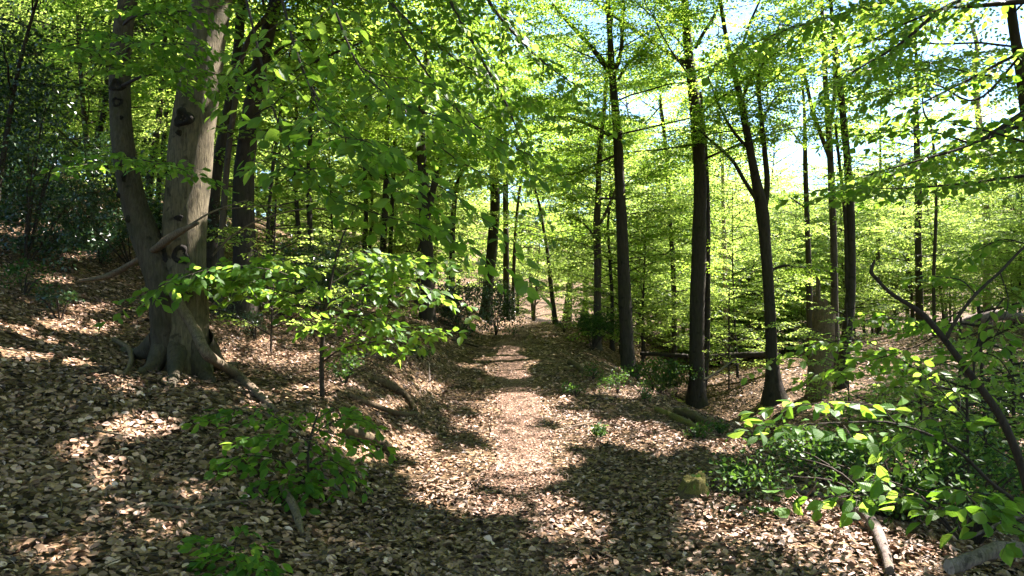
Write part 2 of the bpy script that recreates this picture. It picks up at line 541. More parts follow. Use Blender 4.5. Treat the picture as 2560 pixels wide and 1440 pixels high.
def spray(L, mb, p0, d, length, ls, normal=None, droop=.25, twr=.004, side_twigs=False, tmat=0, wide=.42, gap=.62, sag=0.15, nn=.45, dz=.22):
    """a flat beech spray: an axis, side twigs to both sides in one plane, leaves alternating along each"""
    d = unit(d)
    up = np.array([0, 0, 1.0]) if normal is None else unit(normal)
    n = unit(up + .18 * rng.standard_normal(3)); n = unit(n - d * (n @ d))
    S = np.cross(n, d)
    k = 5
    s = np.linspace(0, 1, k)
    bend = rng.normal(0, .12) * length
    ax = p0 + d * (s * length)[:, None] + S * (bend * s ** 2)[:, None] - np.array([0, 0, 1.0]) * (droop * length * s ** 2)[:, None]
    if mb is not None and twr:
        if mb.gap:
            mb.pending.append((ax, np.linspace(twr, twr * .35, k), tmat))
        else:
            mb.tube(ax, np.linspace(twr, twr * .35, k), 3, tmat)
    m = max(4, int(length / (ls * 1.0)))
    si = np.linspace(.1, .98, m) + rng.normal(0, .015, m)
    si = np.clip(si, 0, 1)
    bp = np.stack([np.interp(si, s, ax[:, c]) for c in range(3)], 1)
    tg = unit(np.stack([np.interp(si, s, np.gradient(ax[:, c])) for c in range(3)], 1))
    sg = np.where(np.arange(m) % 2 == 0, 1.0, -1.0)[:, None]
    ang = rng.normal(.85, .14, m)[:, None]
    sd = unit(tg * np.cos(ang) + sg * S * np.sin(ang) + n * rng.normal(0, .1, (m, 1)))
    ln = length * wide * (1 - .72 * si) * rng.uniform(.7, 1.15, m) + ls * .7
    q = int(math.ceil(ln.max() / (ls * gap)))
    tj = (np.arange(q)[None, :] + .35) * ls * gap
    ok = tj < ln[:, None]
    P = bp[:, None, :] + sd[:, None, :] * tj[..., None]
    P = P - np.array([0, 0, 1.0]) * (sag * tj ** 2 / max(length, .2))[..., None]
    s2 = unit(np.cross(n, sd))
    lsg = np.where((np.arange(q) % 2) == 0, 1.0, -1.0)[None, :, None]
    D = sd[:, None, :] * .8 + lsg * s2[:, None, :] * .62 + rng.normal(0, .16, (m, q, 3))
    D[..., 2] -= dz
    N = n + rng.normal(0, nn, (m, q, 3))
    P, D, N = P[ok], D[ok], N[ok]
    L.add(P, D, N, ls * rng.uniform(.65, 1.12, len(P)))
    # terminal leaf
    L.add(ax[-1:], d[None], n[None], np.array([ls]))
    if side_twigs and mb is not None:
        for i in range(m):
            e = bp[i] + sd[i] * ln[i] * .92 - np.array([0, 0, 1.0]) * sag * ln[i] ** 2 / max(length, .2)
            mb.tube(np.stack([bp[i], (bp[i] + e) / 2 + np.array([0, 0, .15 * sag * ln[i]]), e]), [twr * .45, twr * .35, twr * .2], 3, tmat)
    return ax


def bough(L, mb, p0, d, length, ls, r0, rise=.0, spread=.36, first=.25, tmat=0, every=.42, twigs=False, bare_twigs=True):
    """a main branch that carries flat sprays to both sides"""
    d = unit(d)
    k = 8
    s = np.linspace(0, 1, k)
    S = unit(np.cross([0, 0, 1.0], d)); w = np.cumsum(rng.normal(0, .04, k)) * length * .35
    ax = p0 + d * (s * length)[:, None] + S * w[:, None] + np.array([0, 0, 1.0]) * (rise * length * s * (1 - s * .8) + np.cumsum(rng.normal(0, .008, k)) * length)[:, None]
    rr = r0 * (1 - .85 * s) + .004
    if mb.gap and (pix(ax)[1] < -20).all():
        for i in range(k - 1):
            mb.pending.append((ax[i:i + 2], rr[i:i + 2], tmat))
    else:
        mb.tube(ax, rr, 5, tmat)
    cnt = max(3, int(length * (1 - first) / every * 2))
    for i in range(cnt):
        t = first + (1 - first) * (i + .5 * rng.random()) / cnt
        b = np.array([np.interp(t, s, ax[:, c]) for c in range(3)])
        tg = unit(np.array([np.interp(t, s, np.gradient(ax[:, c])) for c in range(3)]))
        sg = 1 if i % 2 else -1
        a = rng.normal(.85, .2)
        dd = tg * math.cos(a) + sg * S * math.sin(a) + np.array([0, 0, rng.normal(.02, .12)])
        spray(L, mb if bare_twigs else None, b, dd, (length * spread * (1.15 - .7 * t) + .3) * rng.uniform(.75, 1.2), ls, twr=max(.003, r0 * .22), tmat=tmat, side_twigs=twigs)
    spray(L, mb, ax[-1], unit(ax[-1] - ax[-2]), length * .25 + .25, ls, twr=max(.003, r0 * .2), tmat=tmat)


# ------------------------------------------------------------------ ground
def axis_lines(lo, hi, c0, c1, fine, grow=1.12):
    a = list(np.arange(c0, c1 + 1e-6, fine))
    st = fine
    while a[-1] < hi:
        st *= grow; a.append(a[-1] + st)
    st = fine
    while a[0] > lo:
        st *= grow; a.insert(0, a[0] - st)
    return np.array(a)


gx = axis_lines(-900, 900, -13, 16, .13)
gy = axis_lines(-300, 1500, 1.5, 30, .14)
GX, GY = np.meshgrid(gx, gy)
GZ = ground_h(GX, GY)
u_ = GX - path_x(GY)
nb = .012 * np.sin(GX * 17 + 3 * np.sin(GY * 5)) * np.sin(GY * 15 + 2 * np.sin(GX * 7))
GZ = GZ + nb * ss(np.abs(u_), .8, 1.6)
g = MB()
nx, ny = len(gx), len(gy)
ii = (np.arange(ny - 1)[:, None] * nx + np.arange(nx - 1)[None, :]).ravel()
g.add(np.stack([GX, GY, GZ], -1).reshape(-1, 3), np.stack([ii, ii + 1, ii + nx + 1, ii + nx], -1), 0)
floor = g.build('forest_ground', 'ground')
floor['kind'] = 'structure'; floor['label'] = 'leaf strewn forest ground with bank and ravine'


def strip(name, mat, cx, hw, ys, lift, m=9, hfun=None):
    mb = MB()
    rows = []
    for y in ys:
        w = hw * (1 + .18 * math.sin(y * 2.1) + .1 * math.sin(y * 5.3 + 1))
        xs = float(cx(y)) + np.linspace(-w, w, m)
        z = ground_h(xs, np.full(m, y)) if hfun is None else np.full(m, hfun(y))
        rows.append(np.stack([xs, np.full(m, y), z + lift], 1))
    V = np.array(rows)
    r, c = V.shape[:2]
    ii = (np.arange(r - 1)[:, None] * c + np.arange(c - 1)[None, :]).ravel()
    mb.add(V.reshape(-1, 3), np.stack([ii, ii + 1, ii + c + 1, ii + c], -1))
    o = mb.build(name, mat)
    o['kind'] = 'structure'
    return o


path = strip('footpath', 'path', path_x, .34, np.arange(1.5, 46, .14), .014)
path['label'] = 'narrow trodden footpath of crushed leaves'
brook = strip('stream', 'water', lambda y: path_x(y) + rav_u(y), .42, np.arange(4, 26, .25), .03, 5)
brook['label'] = 'small shallow stream at the bottom of the ravine'


# ------------------------------------------------------------------ leaf litter
def wedge(n, y0, y1, k=.86):
    y = np.sqrt(rng.random(n) * (y1 * y1 - y0 * y0) + y0 * y0)
    x = y * k * (2 * rng.random(n) - 1) + .0
    return x, y


def ground_normal(x, y, e=.05):
    dx = (ground_h(x + e, y) - ground_h(x - e, y)) / (2 * e)
    dy = (ground_h(x, y + e) - ground_h(x, y - e)) / (2 * e)
    return unit(np.stack([-dx, -dy, np.ones_like(dx)], 1))


def litter_arrays(n, y0, y1, size, tilt, z0, z1):
    x, y = wedge(n, y0, y1)
    u = np.abs(x - path_x(y))
    sz = size * rng.uniform(.4, 1.3, n)
    inpath = np.exp(-(u / .42) ** 2) * ss(y, 5.2, 8.5)
    sz = sz * (1 - .5 * inpath)
    z = ground_h(x, y) + rng.uniform(z0, z1, n) + .014 * inpath
    N = unit(ground_normal(x, y) + rng.normal(0, 1, (n, 3)) * (tilt * (1 - .5 * inpath))[:, None])
    a = rng.random(n) * 2 * math.pi
    D = np.stack([np.cos(a), np.sin(a), np.zeros(n)], 1)
    D = unit(D - N * np.sum(D * N, 1)[:, None])
    P = np.stack([x, y, z], 1) - D * sz[:, None] * .5
    patch = .5 + .25 * np.sin(x * 1.3 + 2 * np.sin(y * .7)) * np.sin(y * 1.1 + 1)
    v = np.clip(rng.normal(.46, .27, n) + .2 * (patch - .5) + .15 * inpath, 0, 1)
    return (P, D, N, sz), v


CURL = []
for a, b, c, m_ in ((.16, .06, .22, -.05), (.02, .26, .24, 0), (.28, .14, .02, .04), (-.08, -.14, .06, .1), (.3, .1, .3, 0)):
    CURL.append((np.array([(0, 0, 0), (.2, .2, a * .5), (.52, .3, a), (.82, .17, (a + b) * .6), (1, 0, b), (.8, -.18, (c + b) * .6), (.5, -.3, c), (.2, -.19, c * .5), (.5, 0, m_)]), np.array([(i, (i + 1) % 8, 8) for i in range(8)])))
CURL4 = [(np.array([(0, 0, 0), (.45, .3, a), (1, 0, b), (.45, -.3, c), (.5, 0, -.05)]), np.array([(0, 3, 4), (3, 2, 4), (2, 1, 4), (1, 0, 4)]))
         for a, b, c in ((.12, .05, .16), (.02, .2, .2), (.24, .12, .02), (-.06, -.1, .05), (.2, .1, .2))]
lit = MB()
for n_, y0, y1, s_, t_ in ((29000, 2.4, 6.8, .058, .23), (38000, 6.8, 12, .062, .27), (26000, 12, 17, .075, .28), (32000, 17, 34, .105, .28)):
    arr, v = litter_arrays(n_, y0, y1, s_, t_, .004, .035)
    which = rng.integers(0, 5, n_)
    for k in range(5):
        if y1 > 20:
            put_leaves(lit, arr, T_MID, 0, which == k, v)
        else:
            put_leaves(lit, arr, CURL[k] if y1 < 8 else CURL4[k], 0, which == k, v)
o = lit.build('leaf_litter', 'litter')
o['kind'] = 'stuff'; o['label'] = 'brown fallen beech leaves covering the forest ground'

# the 300 fallen leaves that show largest: objects of their own on the ground
lm = []
for k in range(4):
    for c in range(3):
        mb = MB()
        T = np.array([(0, 0, 0), (.2, .2, .05), (.5, .3, .1), (.8, .17, .02), (1, 0, .1), (.8, -.17, .1), (.5, -.3, .04), (.2, -.2, .08), (.5, 0, 0)]) * np.array([1, 1, .5 + .5 * k])
        mb.add(T, [(i, (i + 1) % 8, 8) for i in range(8)], 0, np.full(9, (.3, .52, .8)[c]), False)
        ob = mb.build('fallen_leaf', 'litter')
        lm.append(ob.data)
        bpy.data.objects.remove(ob)
arr, v = litter_arrays(300, 2.6, 5.2, .072, .22, .012, .025)
Yv = unit(np.cross(arr[2], arr[1]))
for i in range(300):
    ob = bpy.data.objects.new('fallen_leaf', lm[i % 12])
    D = arr[1][i]; Yy = Yv[i]; Z = np.cross(D, Yy); s_ = arr[3][i]
    mw = Matrix.Identity(4)
    for r_ in range(3):
        mw[r_][0] = D[r_] * s_; mw[r_][1] = Yy[r_] * s_; mw[r_][2] = Z[r_] * s_; mw[r_][3] = arr[0][i][r_]
    COL.objects.link(ob)
    ob.parent = floor
    ob.matrix_local = mw


# ------------------------------------------------------------------ trees
GROUP_WOOD = 'beech trees of the wood'


def pixel_line(pts, d0, lean=0.0):
    """control rows (px, py, width_px[, extra depth]) at distance d0 -> rows x, y, z, radius"""
    rows = []
    y0 = pts[0][1]
    for p in pts:
        d = d0 + (p[3] if len(p) > 3 else 0) + lean * (y0 - p[1]) / 1000.0
        P = at(p[0], p[1], d)
        rows.append((*P, p[2] * .5 * d / F))
    return np.array(rows)


CANOPY = []      # (tree, axis) of the trees that get the added shade leaves


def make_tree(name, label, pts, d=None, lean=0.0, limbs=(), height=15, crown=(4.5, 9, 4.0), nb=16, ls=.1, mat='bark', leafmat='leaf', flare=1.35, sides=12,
              group=GROUP_WOOD, cull=True, crown_tilt=(0, 0), stub_tip=False, cat='tree', low=0):
    """a traced stem, traced limbs, then a crown of boughs above; parts trunk, limb, crown"""
    if d is None:
        d = hit(pts[0][0], pts[0][1])[1]
    R = pixel_line(pts, d, lean)
    base = R[0, :3].copy()
    gz = gh(base[0], base[1])
    # root the stem in the ground
    if R[0, 2] > gz - .05:
        dz = R[0, 2] - gz
        if dz > .25:
            R = np.vstack([[base[0] - (R[1, 0] - base[0]) * .1, base[1], gz - .12, R[0, 3] * 1.15], R])
        else:
            R[0, 2] = gz - .12
    base = np.array([R[0, 0], R[0, 1], gz])
    if d < 20 and height > 11:
        height += 4
    top = R[-1]
    tip = unit(R[-1, :3] - R[-2, :3])
    ztop = gz + height
    if top[2] < ztop and not stub_tip:
        k = 4
        for i in range(1, k + 1):
            f = i / k
            dv = unit(tip * (1 - .5 * f) + np.array([0, 0, .5 * f]))
            q = R[-1, :3] + dv * (ztop - top[2]) / k / max(.5, dv[2]) + rng.normal(0, .1, 3)
            R = np.vstack([R, [*q, max(.02, top[3] * (1 - .85 * f))]])
    C = curve(R, 5)
    zz = (C[:, 2] - gz)
    C[:, 3] *= 1 + (flare - 1) * np.exp(-np.maximum(zz, 0) / .35)
    C[:, 3] = np.maximum(C[:, 3], .008)
    print('TREE', pts[0][0], round(float(d), 1), label)
    t = thing(name, base, label, cat, group)
    mb = MB()
    mb.tube(C[:, :3], C[:, 3], sides, 0, rough=.025)
    mb.build('trunk', mat, t, base)
    L = Leaves(); cb = MB(); cb.gap = cull
    for lb in limbs:
        LR = curve(pixel_line(lb, d, 0), 5)
        lmb = MB(); lmb.tube(LR[:, :3], np.maximum(LR[:, 3], .006), 7, 0, rough=.02); lmb.build('limb', mat, t, base)
        n_ = len(LR)
        for i in range(n_ // 3, n_, 2):
            tg = unit(LR[min(i + 1, n_ - 1), :3] - LR[i - 1, :3])
            for s_ in (-1, 1):
                sd = unit(np.cross([0, 0, 1.0], tg) * s_ + tg * .6 + np.array([0, rng.normal(0, .5), rng.normal(.05, .15)]))
                spray(L, cb, LR[i, :3], sd, rng.uniform(.5, 1.2), ls, twr=.005)
    z0, z1, rad = crown
    for i in range(nb):
        f = (i + rng.random() * .8) / nb
        z = gz + z0 + (z1 - z0) * f ** .9 + (0 if f < .8 else rng.random() * (height - z1))
        j = int(np.argmin(np.abs(C[:, 2] - z)))
        az = i * 2.399 + rng.normal(0, .4)
        dv = np.array([math.cos(az) + crown_tilt[0], math.sin(az) + crown_tilt[1], rng.uniform(.0, .42) + .25 * f])
        bough(L, cb, C[j, :3], dv, rad * 1.2 * (1.1 - .45 * f) * rng.uniform(.7, 1.25), ls, max(.01, C[j, 3] * .2), rise=rng.uniform(-.05, .15), spread=.46, first=.12)
    if d < 20 and height > 14:
        CANOPY.append((t, C, base))
        zf = max(z0, 2.6 + .45 * (d + 4) - gz)
        for i in range(14):  # extra high boughs, added out of view to deepen the shade
            f = i / 14
            z = gz + zf + (height - .3 - zf) * f
            j = int(np.argmin(np.abs(C[:, 2] - z)))
            az = i * 2.399 + 1
            bough(L, cb, C[j, :3], np.array([math.cos(az), math.sin(az), .2 + .4 * f]), 5.0 * (1.1 - .5 * f) * rng.uniform(.8, 1.2), .17, .018, every=.85, bare_twigs=False)
    for i in range(low):
        z = gz + rng.uniform(1.6, z0)
        j = int(np.argmin(np.abs(C[:, 2] - z)))
        az = rng.random() * 6.28
        bough(L, cb, C[j, :3], np.array([math.cos(az), math.sin(az), rng.uniform(0, .3)]), rng.uniform(1.0, 2.2), ls, .014)
    arr = L.cat()
    arr = arr[:3] + (np.where(pix(arr[0])[1] < -60, arr[3] * (2.1 if d < 20 else 1.2), arr[3]),)  # leaves above the frame are enlarged to thicken the shade
    keep = shade_keep(arr[0], arr[1], arr[3]) if cull else None
    put_leaves(cb, arr, T_MID, 1, keep)
    cb.flush()
    if cb.n:
        cb.build('crown', [mat, leafmat], t, base)
    return t, C, d


# -- the big double-stemmed beech on the bank
d1 = hit(455, 925)[1]
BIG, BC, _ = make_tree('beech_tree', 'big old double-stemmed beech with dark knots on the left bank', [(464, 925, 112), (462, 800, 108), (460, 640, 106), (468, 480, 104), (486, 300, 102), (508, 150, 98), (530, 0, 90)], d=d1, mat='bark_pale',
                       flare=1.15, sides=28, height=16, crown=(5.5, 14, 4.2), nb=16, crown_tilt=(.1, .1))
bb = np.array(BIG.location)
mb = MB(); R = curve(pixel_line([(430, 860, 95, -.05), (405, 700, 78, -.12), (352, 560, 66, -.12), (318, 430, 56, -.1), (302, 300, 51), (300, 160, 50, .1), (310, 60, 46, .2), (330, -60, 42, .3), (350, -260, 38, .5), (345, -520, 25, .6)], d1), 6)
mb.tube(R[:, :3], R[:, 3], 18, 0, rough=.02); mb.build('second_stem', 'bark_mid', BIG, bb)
L = Leaves(); cb = MB()
for i in range(7):
    j = len(R) - 1 - i
    az = i * 2.4
    bough(L, cb, R[j, :3], np.array([math.cos(az), math.sin(az), .4]), rng.uniform(2, 3.4), .1, .03)
arr = L.cat(); put_leaves(cb, arr, T_MID, 1, shade_keep(arr[0], arr[1], arr[3])); cb.build('crown', ['bark', 'leaf'], BIG, bb)
# buttress roots
for (x1, y1, w0, dy) in ((310, 880, 44, -.5), (350, 935, 36, -.9), (525, 955, 50, -.7), (590, 915, 34, .2), (430, 962, 30, -1.1)):
    s0 = at(455 + (x1 - 455) * .35, 850, d1 - .05); e = hit(x1, y1)
    mid = (s0 * .45 + e * .55); mid[2] = max(mid[2] - .12, gh(mid[0], mid[1]) + .05)
    e2 = e + (e - mid) * .25; e2[2] = gh(e2[0], e2[1]) - .05
    C = curve([[*s0, .14], [*mid, w0 * .5 * d1 / F], [*e, w0 * .32 * d1 / F], [*e2, .02]], 5)
    mb = MB(); mb.tube(C[:, :3], C[:, 3], 10, 0, rough=.05); mb.build('root', 'bark_mid', BIG, bb)


def knot(parent, base, C, px, py, w, h, d, hole=True):
    """a swollen dark branch scar on the side of the stem that faces the path"""
    c = at(px, py, d)
    j = int(np.argmin(np.abs(C[:, 2] - c[2])))
    axp, r = C[j, :3], C[j, 3]
    dx = c[0] - axp[0]
    dx = np.clip(dx, -r * .9, r * .9)
    yy = axp[1] - math.sqrt(max(r * r - dx * dx, 0))
    n = unit(np.array([dx, yy - axp[1], 0.0])); tx = np.array([-n[1], n[0], 0]); c = np.array([axp[0] + dx, yy, c[2]])
    W_, H_ = w * .44 * d / F, h * .44 * d / F
    mb = MB()
    k = 18
    th = np.linspace(0, 2 * math.pi, k, endpoint=False)
    prof = [(1.12, -.03), (1.0, .012), (.82, .028), (.6, .02), (.42, .0 if hole else .025), (.2, -.005 if hole else .03), (.02, .004)]
    wob = 1 + .14 * np.sin(3 * th + px) + .08 * rng.standard_normal(k)
    V = []
    for (f, z) in prof:
        zz = z + .006 * rng.standard_normal(k)
        V.append(c + (tx[None] * (np.cos(th) * W_ * f * wob)[:, None]) + np.array([0, 0, 1.0]) * (np.sin(th) * H_ * f * wob)[:, None] + n[None] * zz[:, None] - n[None] * (np.cos(th) ** 2 * (W_ * f) ** 2 / (2 * r))[:, None])
    V = np.array(V).reshape(-1, 3)
    i = np.arange(len(prof) - 1)[:, None] * k; j = np.arange(k)[None]; j2 = (j + 1) % k
    mb.add(V, np.stack([i + j, i + j2, i + k + j2, i + k + j], -1).reshape(-1, 4))
    mb.build('knot', 'knot', parent, base)


for q in ((480, 308, 52, 50, 1), (475, 641, 46, 50, 1), (442, 432, 22, 32, 0), (470, 552, 24, 18, 0), (470, 345, 14, 16, 0), (425, 640, 40, 70, 0)):
    knot(BIG, bb, BC, q[0], q[1], q[2], q[3], d1, q[4])
for q in ((298, 217, 36, 36, 1), (302, 260, 30, 28, 1), (322, 495, 16, 14, 0), (338, 455, 12, 22, 0), (350, 555, 16, 18, 0), (315, 300, 10, 12, 0)):
    knot(BIG, bb, R, q[0], q[1], q[2], q[3], d1, q[4])

# -- the other stems that can be told apart in the photograph
A = make_tree
A('beech_tree', 'thick dark trunk leaning right just behind the big knotted beech', [(612, 640, 56), (608, 480, 52), (618, 360, 48), (642, 200, 40), (668, 90, 36), (692, 0, 32)], d=13.5, limbs=[[(650, 175, 10), (720, 110, 8), (830, 100, 6), (930, 110, 4), (1040, 165, 2)]], crown=(4, 11, 3.6), nb=14, low=3, height=14)
A('beech_tree', 'slim dark trunk rising directly right of the big knotted beech', [(528, 640, 30), (540, 440, 28), (566, 300, 26), (592, 150, 24), (606, 0, 22)], d=14.5, crown=(5, 11, 3.2), nb=10, height=13, low=2)
A('beech_tree', 'thin pale stem between the two trunks behind the knotted beech', [(552, 640, 16), (566, 430, 15), (582, 300, 14), (612, 120, 12), (680, 20, 10)], d=13.2, crown=(5, 9, 2.4), nb=7, height=10, mat='bark_far', low=2)
A('beech_tree', 'forked dark trunk behind the sapling, left of the path', [(1068, 640, 32), (1062, 540, 28), (1058, 440, 26), (1052, 340, 22), (1060, 200, 18)], d=21, limbs=[[(1068, 540, 20), (1086, 460, 16), (1100, 400, 13), (1128, 300, 9)], [(1040, 640, 8), (1060, 590, 7), (1075, 565, 6)]], crown=(5, 11, 3.5), nb=12, height=14, ls=.11)
A('beech_tree', 'straight dark trunk second left of the forked trunk, slope left of path', [(958, 622, 17), (962, 540, 16), (966, 440, 15), (968, 320, 13)], d=24, crown=(5, 11, 3), nb=9, height=13, ls=.12)
A('beech_tree', 'thin dark trunk immediately left of the forked trunk', [(976, 622, 11), (980, 520, 11), (984, 420, 10)], d=25, crown=(5, 11, 3), nb=8, height=12, ls=.12)
A('beech_tree', 'thin dark trunk, leftmost of the slope stems behind the flat-layered sapling', [(912, 620, 12), (915, 520, 11), (912, 420, 10)], d=24.5, crown=(4, 10, 3), nb=8, height=12, ls=.12)
A('beech_tree', 'thin upright stem between slope trunks and the sapling crown', [(924, 622, 9), (930, 520, 8), (926, 430, 8)], d=26, crown=(4, 10, 3), nb=8, height=12, ls=.12)
A('beech_tree', 'short dark forked trunk left of reddish trunk at path end', [(1130, 650, 14), (1132, 560, 14), (1140, 470, 12), (1150, 440, 9)], d=26, crown=(4, 10, 3), nb=9, height=12, ls=.12, low=3)
A('beech_tree', 'curving reddish trunk at the left edge of the path end', [(1214, 798, 30), (1222, 700, 27), (1232, 600, 27), (1238, 500, 25), (1236, 430, 25), (1246, 340, 22), (1252, 230, 19)], d=None, crown=(5, 12, 3.5), nb=12, height=14, low=1)
A('beech_tree', 'straight dark trunk right beside the curving reddish trunk', [(1268, 795, 16), (1266, 700, 16), (1265, 600, 15), (1264, 480, 14), (1266, 380, 13)], d=None, crown=(5, 12, 3.2), nb=10, height=14, low=2)
A('beech_tree', 'pencil-thin stem at the left side of the path bend', [(1283, 800, 9), (1284, 690, 9), (1290, 560, 8), (1300, 470, 7)], d=None, crown=(4, 9, 2.4), nb=7, height=10, low=2)
A('beech_tree', 'thin leaning young beech right of the path bend', [(1390, 810, 12), (1380, 740, 11), (1370, 640, 9), (1362, 590, 8), (1350, 520, 7)], d=None, crown=(3, 7, 2.4), nb=8, height=8, low=3)
A('beech_tree', 'pale grey trunk with curling side limb between bend and first big trunk', [(1492, 838, 20), (1494, 740, 19), (1494, 640, 19), (1492, 560, 18), (1496, 470, 15), (1498, 400, 13)], d=23.5, limbs=[[(1500, 560, 8), (1525, 510, 8), (1540, 470, 6), (1548, 430, 4)], [(1488, 600, 6), (1470, 570, 5), (1430, 535, 3)]], mat='bark_far', crown=(4.5, 11, 3.2), nb=11, height=13, low=2)
A('beech_tree', 'thin stem just right of the pale grey trunk', [(1530, 820, 10), (1530, 740, 9), (1524, 640, 8), (1520, 560, 7)], d=24.5, crown=(3, 8, 2.4), nb=8, height=9, low=3)
A('beech_tree', 'large dark beech forking high, on the slope edge right of the path', [(1573, 936, 40), (1567, 850, 33), (1562, 740, 32), (1556, 600, 29), (1549, 450, 25), (1544, 340, 24), (1536, 250, 20), (1530, 180, 18)], d=None,
  limbs=[[(1530, 190, 15), (1500, 145, 14), (1462, 100, 12), (1420, 55, 10), (1380, 10, 8)], [(1534, 190, 12), (1552, 130, 11), (1556, 60, 10), (1560, -30, 8)], [(1545, 200, 9), (1562, 170, 8), (1590, 140, 6), (1630, 90, 4)],
         [(1536, 345, 11), (1490, 320, 9), (1440, 300, 8), (1390, 292, 6), (1360, 300, 3)], [(1548, 385, 7), (1500, 405, 6), (1450, 430, 4), (1390, 440, 2)], [(1552, 497, 7), (1500, 495, 5), (1440, 490, 3)]], crown=(6.5, 13, 3.8), nb=14, height=15, sides=16)
A('beech_tree', 'slender straight young beech between the two big slope beeches', [(1684, 945, 16), (1686, 850, 14), (1684, 700, 13), (1676, 560, 11), (1668, 420, 10), (1660, 320, 8), (1650, 250, 6)], d=None, limbs=[[(1668, 330, 4), (1700, 325, 3), (1740, 330, 2)], [(1656, 260, 4), (1620, 300, 3), (1570, 340, 2)]], crown=(3.5, 8, 2.4), nb=10, height=9, low=4)
A('beech_tree', 'tallest dark beech with a twin stem, foot at the ravine edge', [(1742, 1012, 44), (1742, 900, 38), (1743, 760, 37), (1748, 600, 35), (1750, 450, 32), (1744, 340, 30), (1732, 220, 27), (1720, 120, 22), (1712, 0, 18)], d=None,
  limbs=[[(1752, 1000, 26, .35), (1766, 860, 18, .4), (1768, 640, 17, .4), (1766, 480, 17, .4), (1758, 340, 16, .4), (1748, 230, 14, .3)], [(1722, 165, 14), (1660, 125, 11), (1580, 70, 9), (1500, 15, 8), (1440, -40, 6)],
         [(1738, 120, 10), (1760, 80, 9), (1785, 40, 8), (1810, -20, 6)], [(1716, 60, 8), (1680, 30, 7), (1620, -30, 5)]], crown=(7, 14, 4), nb=14, height=16, sides=16)
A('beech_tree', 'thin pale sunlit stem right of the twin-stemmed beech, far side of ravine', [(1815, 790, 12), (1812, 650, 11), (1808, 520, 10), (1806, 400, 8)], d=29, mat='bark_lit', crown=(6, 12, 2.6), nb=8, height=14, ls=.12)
A('beech_tree', 'wide forked beech spreading two dark limbs above the ravine', [(1938, 1000, 54), (1930, 900, 30), (1924, 760, 27), (1914, 620, 28), (1906, 530, 31), (1890, 450, 24), (1878, 390, 20), (1856, 270, 17), (1838, 190, 14), (1815, 90, 11), (1800, 0, 9)], d=None,
  limbs=[[(1908, 540, 20), (1918, 460, 15), (1912, 380, 13), (1902, 280, 11), (1896, 190, 10), (1925, 130, 8), (1950, 60, 6)], [(1892, 500, 12), (1860, 450, 10), (1830, 400, 9), (1770, 345, 6), (1740, 320, 4)], [(1870, 370, 9), (1835, 330, 8), (1800, 270, 6), (1770, 190, 4)],
         [(1852, 255, 9), (1880, 190, 7), (1910, 140, 5)], [(1918, 680, 8), (1960, 664, 7), (2000, 668, 6), (2040, 668, 3)], [(1902, 310, 6), (1930, 255, 5), (1950, 235, 3)], [(1846, 150, 8), (1870, 70, 7), (1900, 0, 5)]], crown=(7, 12, 3.2), nb=9, height=13, sides=16)
A('beech_tree', 'slim trunk with level side branches between forked beech and broken snag', [(2024, 800, 16), (2022, 680, 14), (2018, 560, 13), (2014, 440, 12), (2012, 330, 9)], d=25, limbs=[[(2014, 370, 6), (1980, 330, 5), (1950, 300, 3)], [(2014, 520, 5), (1985, 500, 4), (1970, 490, 2)]], crown=(7, 12, 2.8), nb=8, height=13, ls=.11, low=1)
A('beech_tree', 'twin-topped trunk rising behind the broken snag', [(2086, 740, 18), (2084, 600, 17), (2078, 450, 16), (2072, 330, 15), (2064, 210, 13), (2058, 80, 10)], d=22.5, limbs=[[(2076, 400, 12), (2050, 330, 11), (2030, 270, 10), (2012, 190, 8), (2000, 160, 6)], [(2072, 330, 10), (2086, 240, 9), (2084, 120, 7)]], mat='bark_far', crown=(8, 13, 3), nb=8, height=15)
A('beech_tree', 'leaning dark trunk immediately right of the broken snag', [(2100, 968, 30), (2114, 860, 26), (2126, 740, 24), (2128, 600, 20), (2124, 480, 19), (2112, 330, 17), (2098, 200, 14), (2088, 120, 12)], d=None, limbs=[[(2118, 720, 12), (2114, 560, 9), (2100, 420, 8), (2088, 310, 6)]], crown=(8, 13, 3), nb=8, height=14)
A('beech_tree', 'dark trunk showing below the hanging leaf boughs, right of the snag', [(2296, 640, 16), (2295, 560, 16), (2296, 480, 16), (2290, 300, 14)], d=32, crown=(7, 14, 3.4), nb=9, height=15, ls=.13)
A('beech_tree', 'thin dark stem right of the dark trunk below the hanging boughs', [(2334, 700, 8), (2338, 600, 8), (2340, 480, 7), (2330, 330, 6)], d=27, crown=(5, 9, 2.6), nb=8, height=11, ls=.12, low=2)
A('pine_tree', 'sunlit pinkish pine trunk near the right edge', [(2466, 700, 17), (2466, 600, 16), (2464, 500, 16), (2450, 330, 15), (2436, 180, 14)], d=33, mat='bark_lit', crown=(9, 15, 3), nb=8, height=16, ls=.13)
A('beech_tree', 'grey thin trunk in the sunny middle right, above leaning bare branch', [(2195, 660, 9), (2196, 560, 9), (2194, 490, 8)], d=34, mat='bark_far', crown=(7, 11, 2.2), nb=6, height=12, ls=.13)
A('beech_tree', 'trunk crossing the extreme right edge near the top', [(2640, 800, 40), (2600, 500, 34), (2570, 290, 30), (2550, 160, 26), (2530, 40, 22)], d=12, limbs=[[(2572, 280, 10, -.6), (2500, 330, 8, -1.6), (2420, 365, 5, -2.4)]], crown=(5, 11, 3.6), nb=12, height=13)
A('beech_tree', 'lean trunk with V fork far left of the knotted beech', [(238, 400, 14), (250, 330, 14), (262, 260, 13), (268, 200, 11)], d=22, crown=(4, 9, 3), nb=9, height=11, ls=.12, low=2)
A('beech_tree', 'dark trunk seen between the two stems of the knotted beech', [(372, 470, 18), (385, 380, 16), (398, 290, 14), (402, 230, 12)], d=19, crown=(4, 9, 3), nb=10, height=12, ls=.11, low=2)
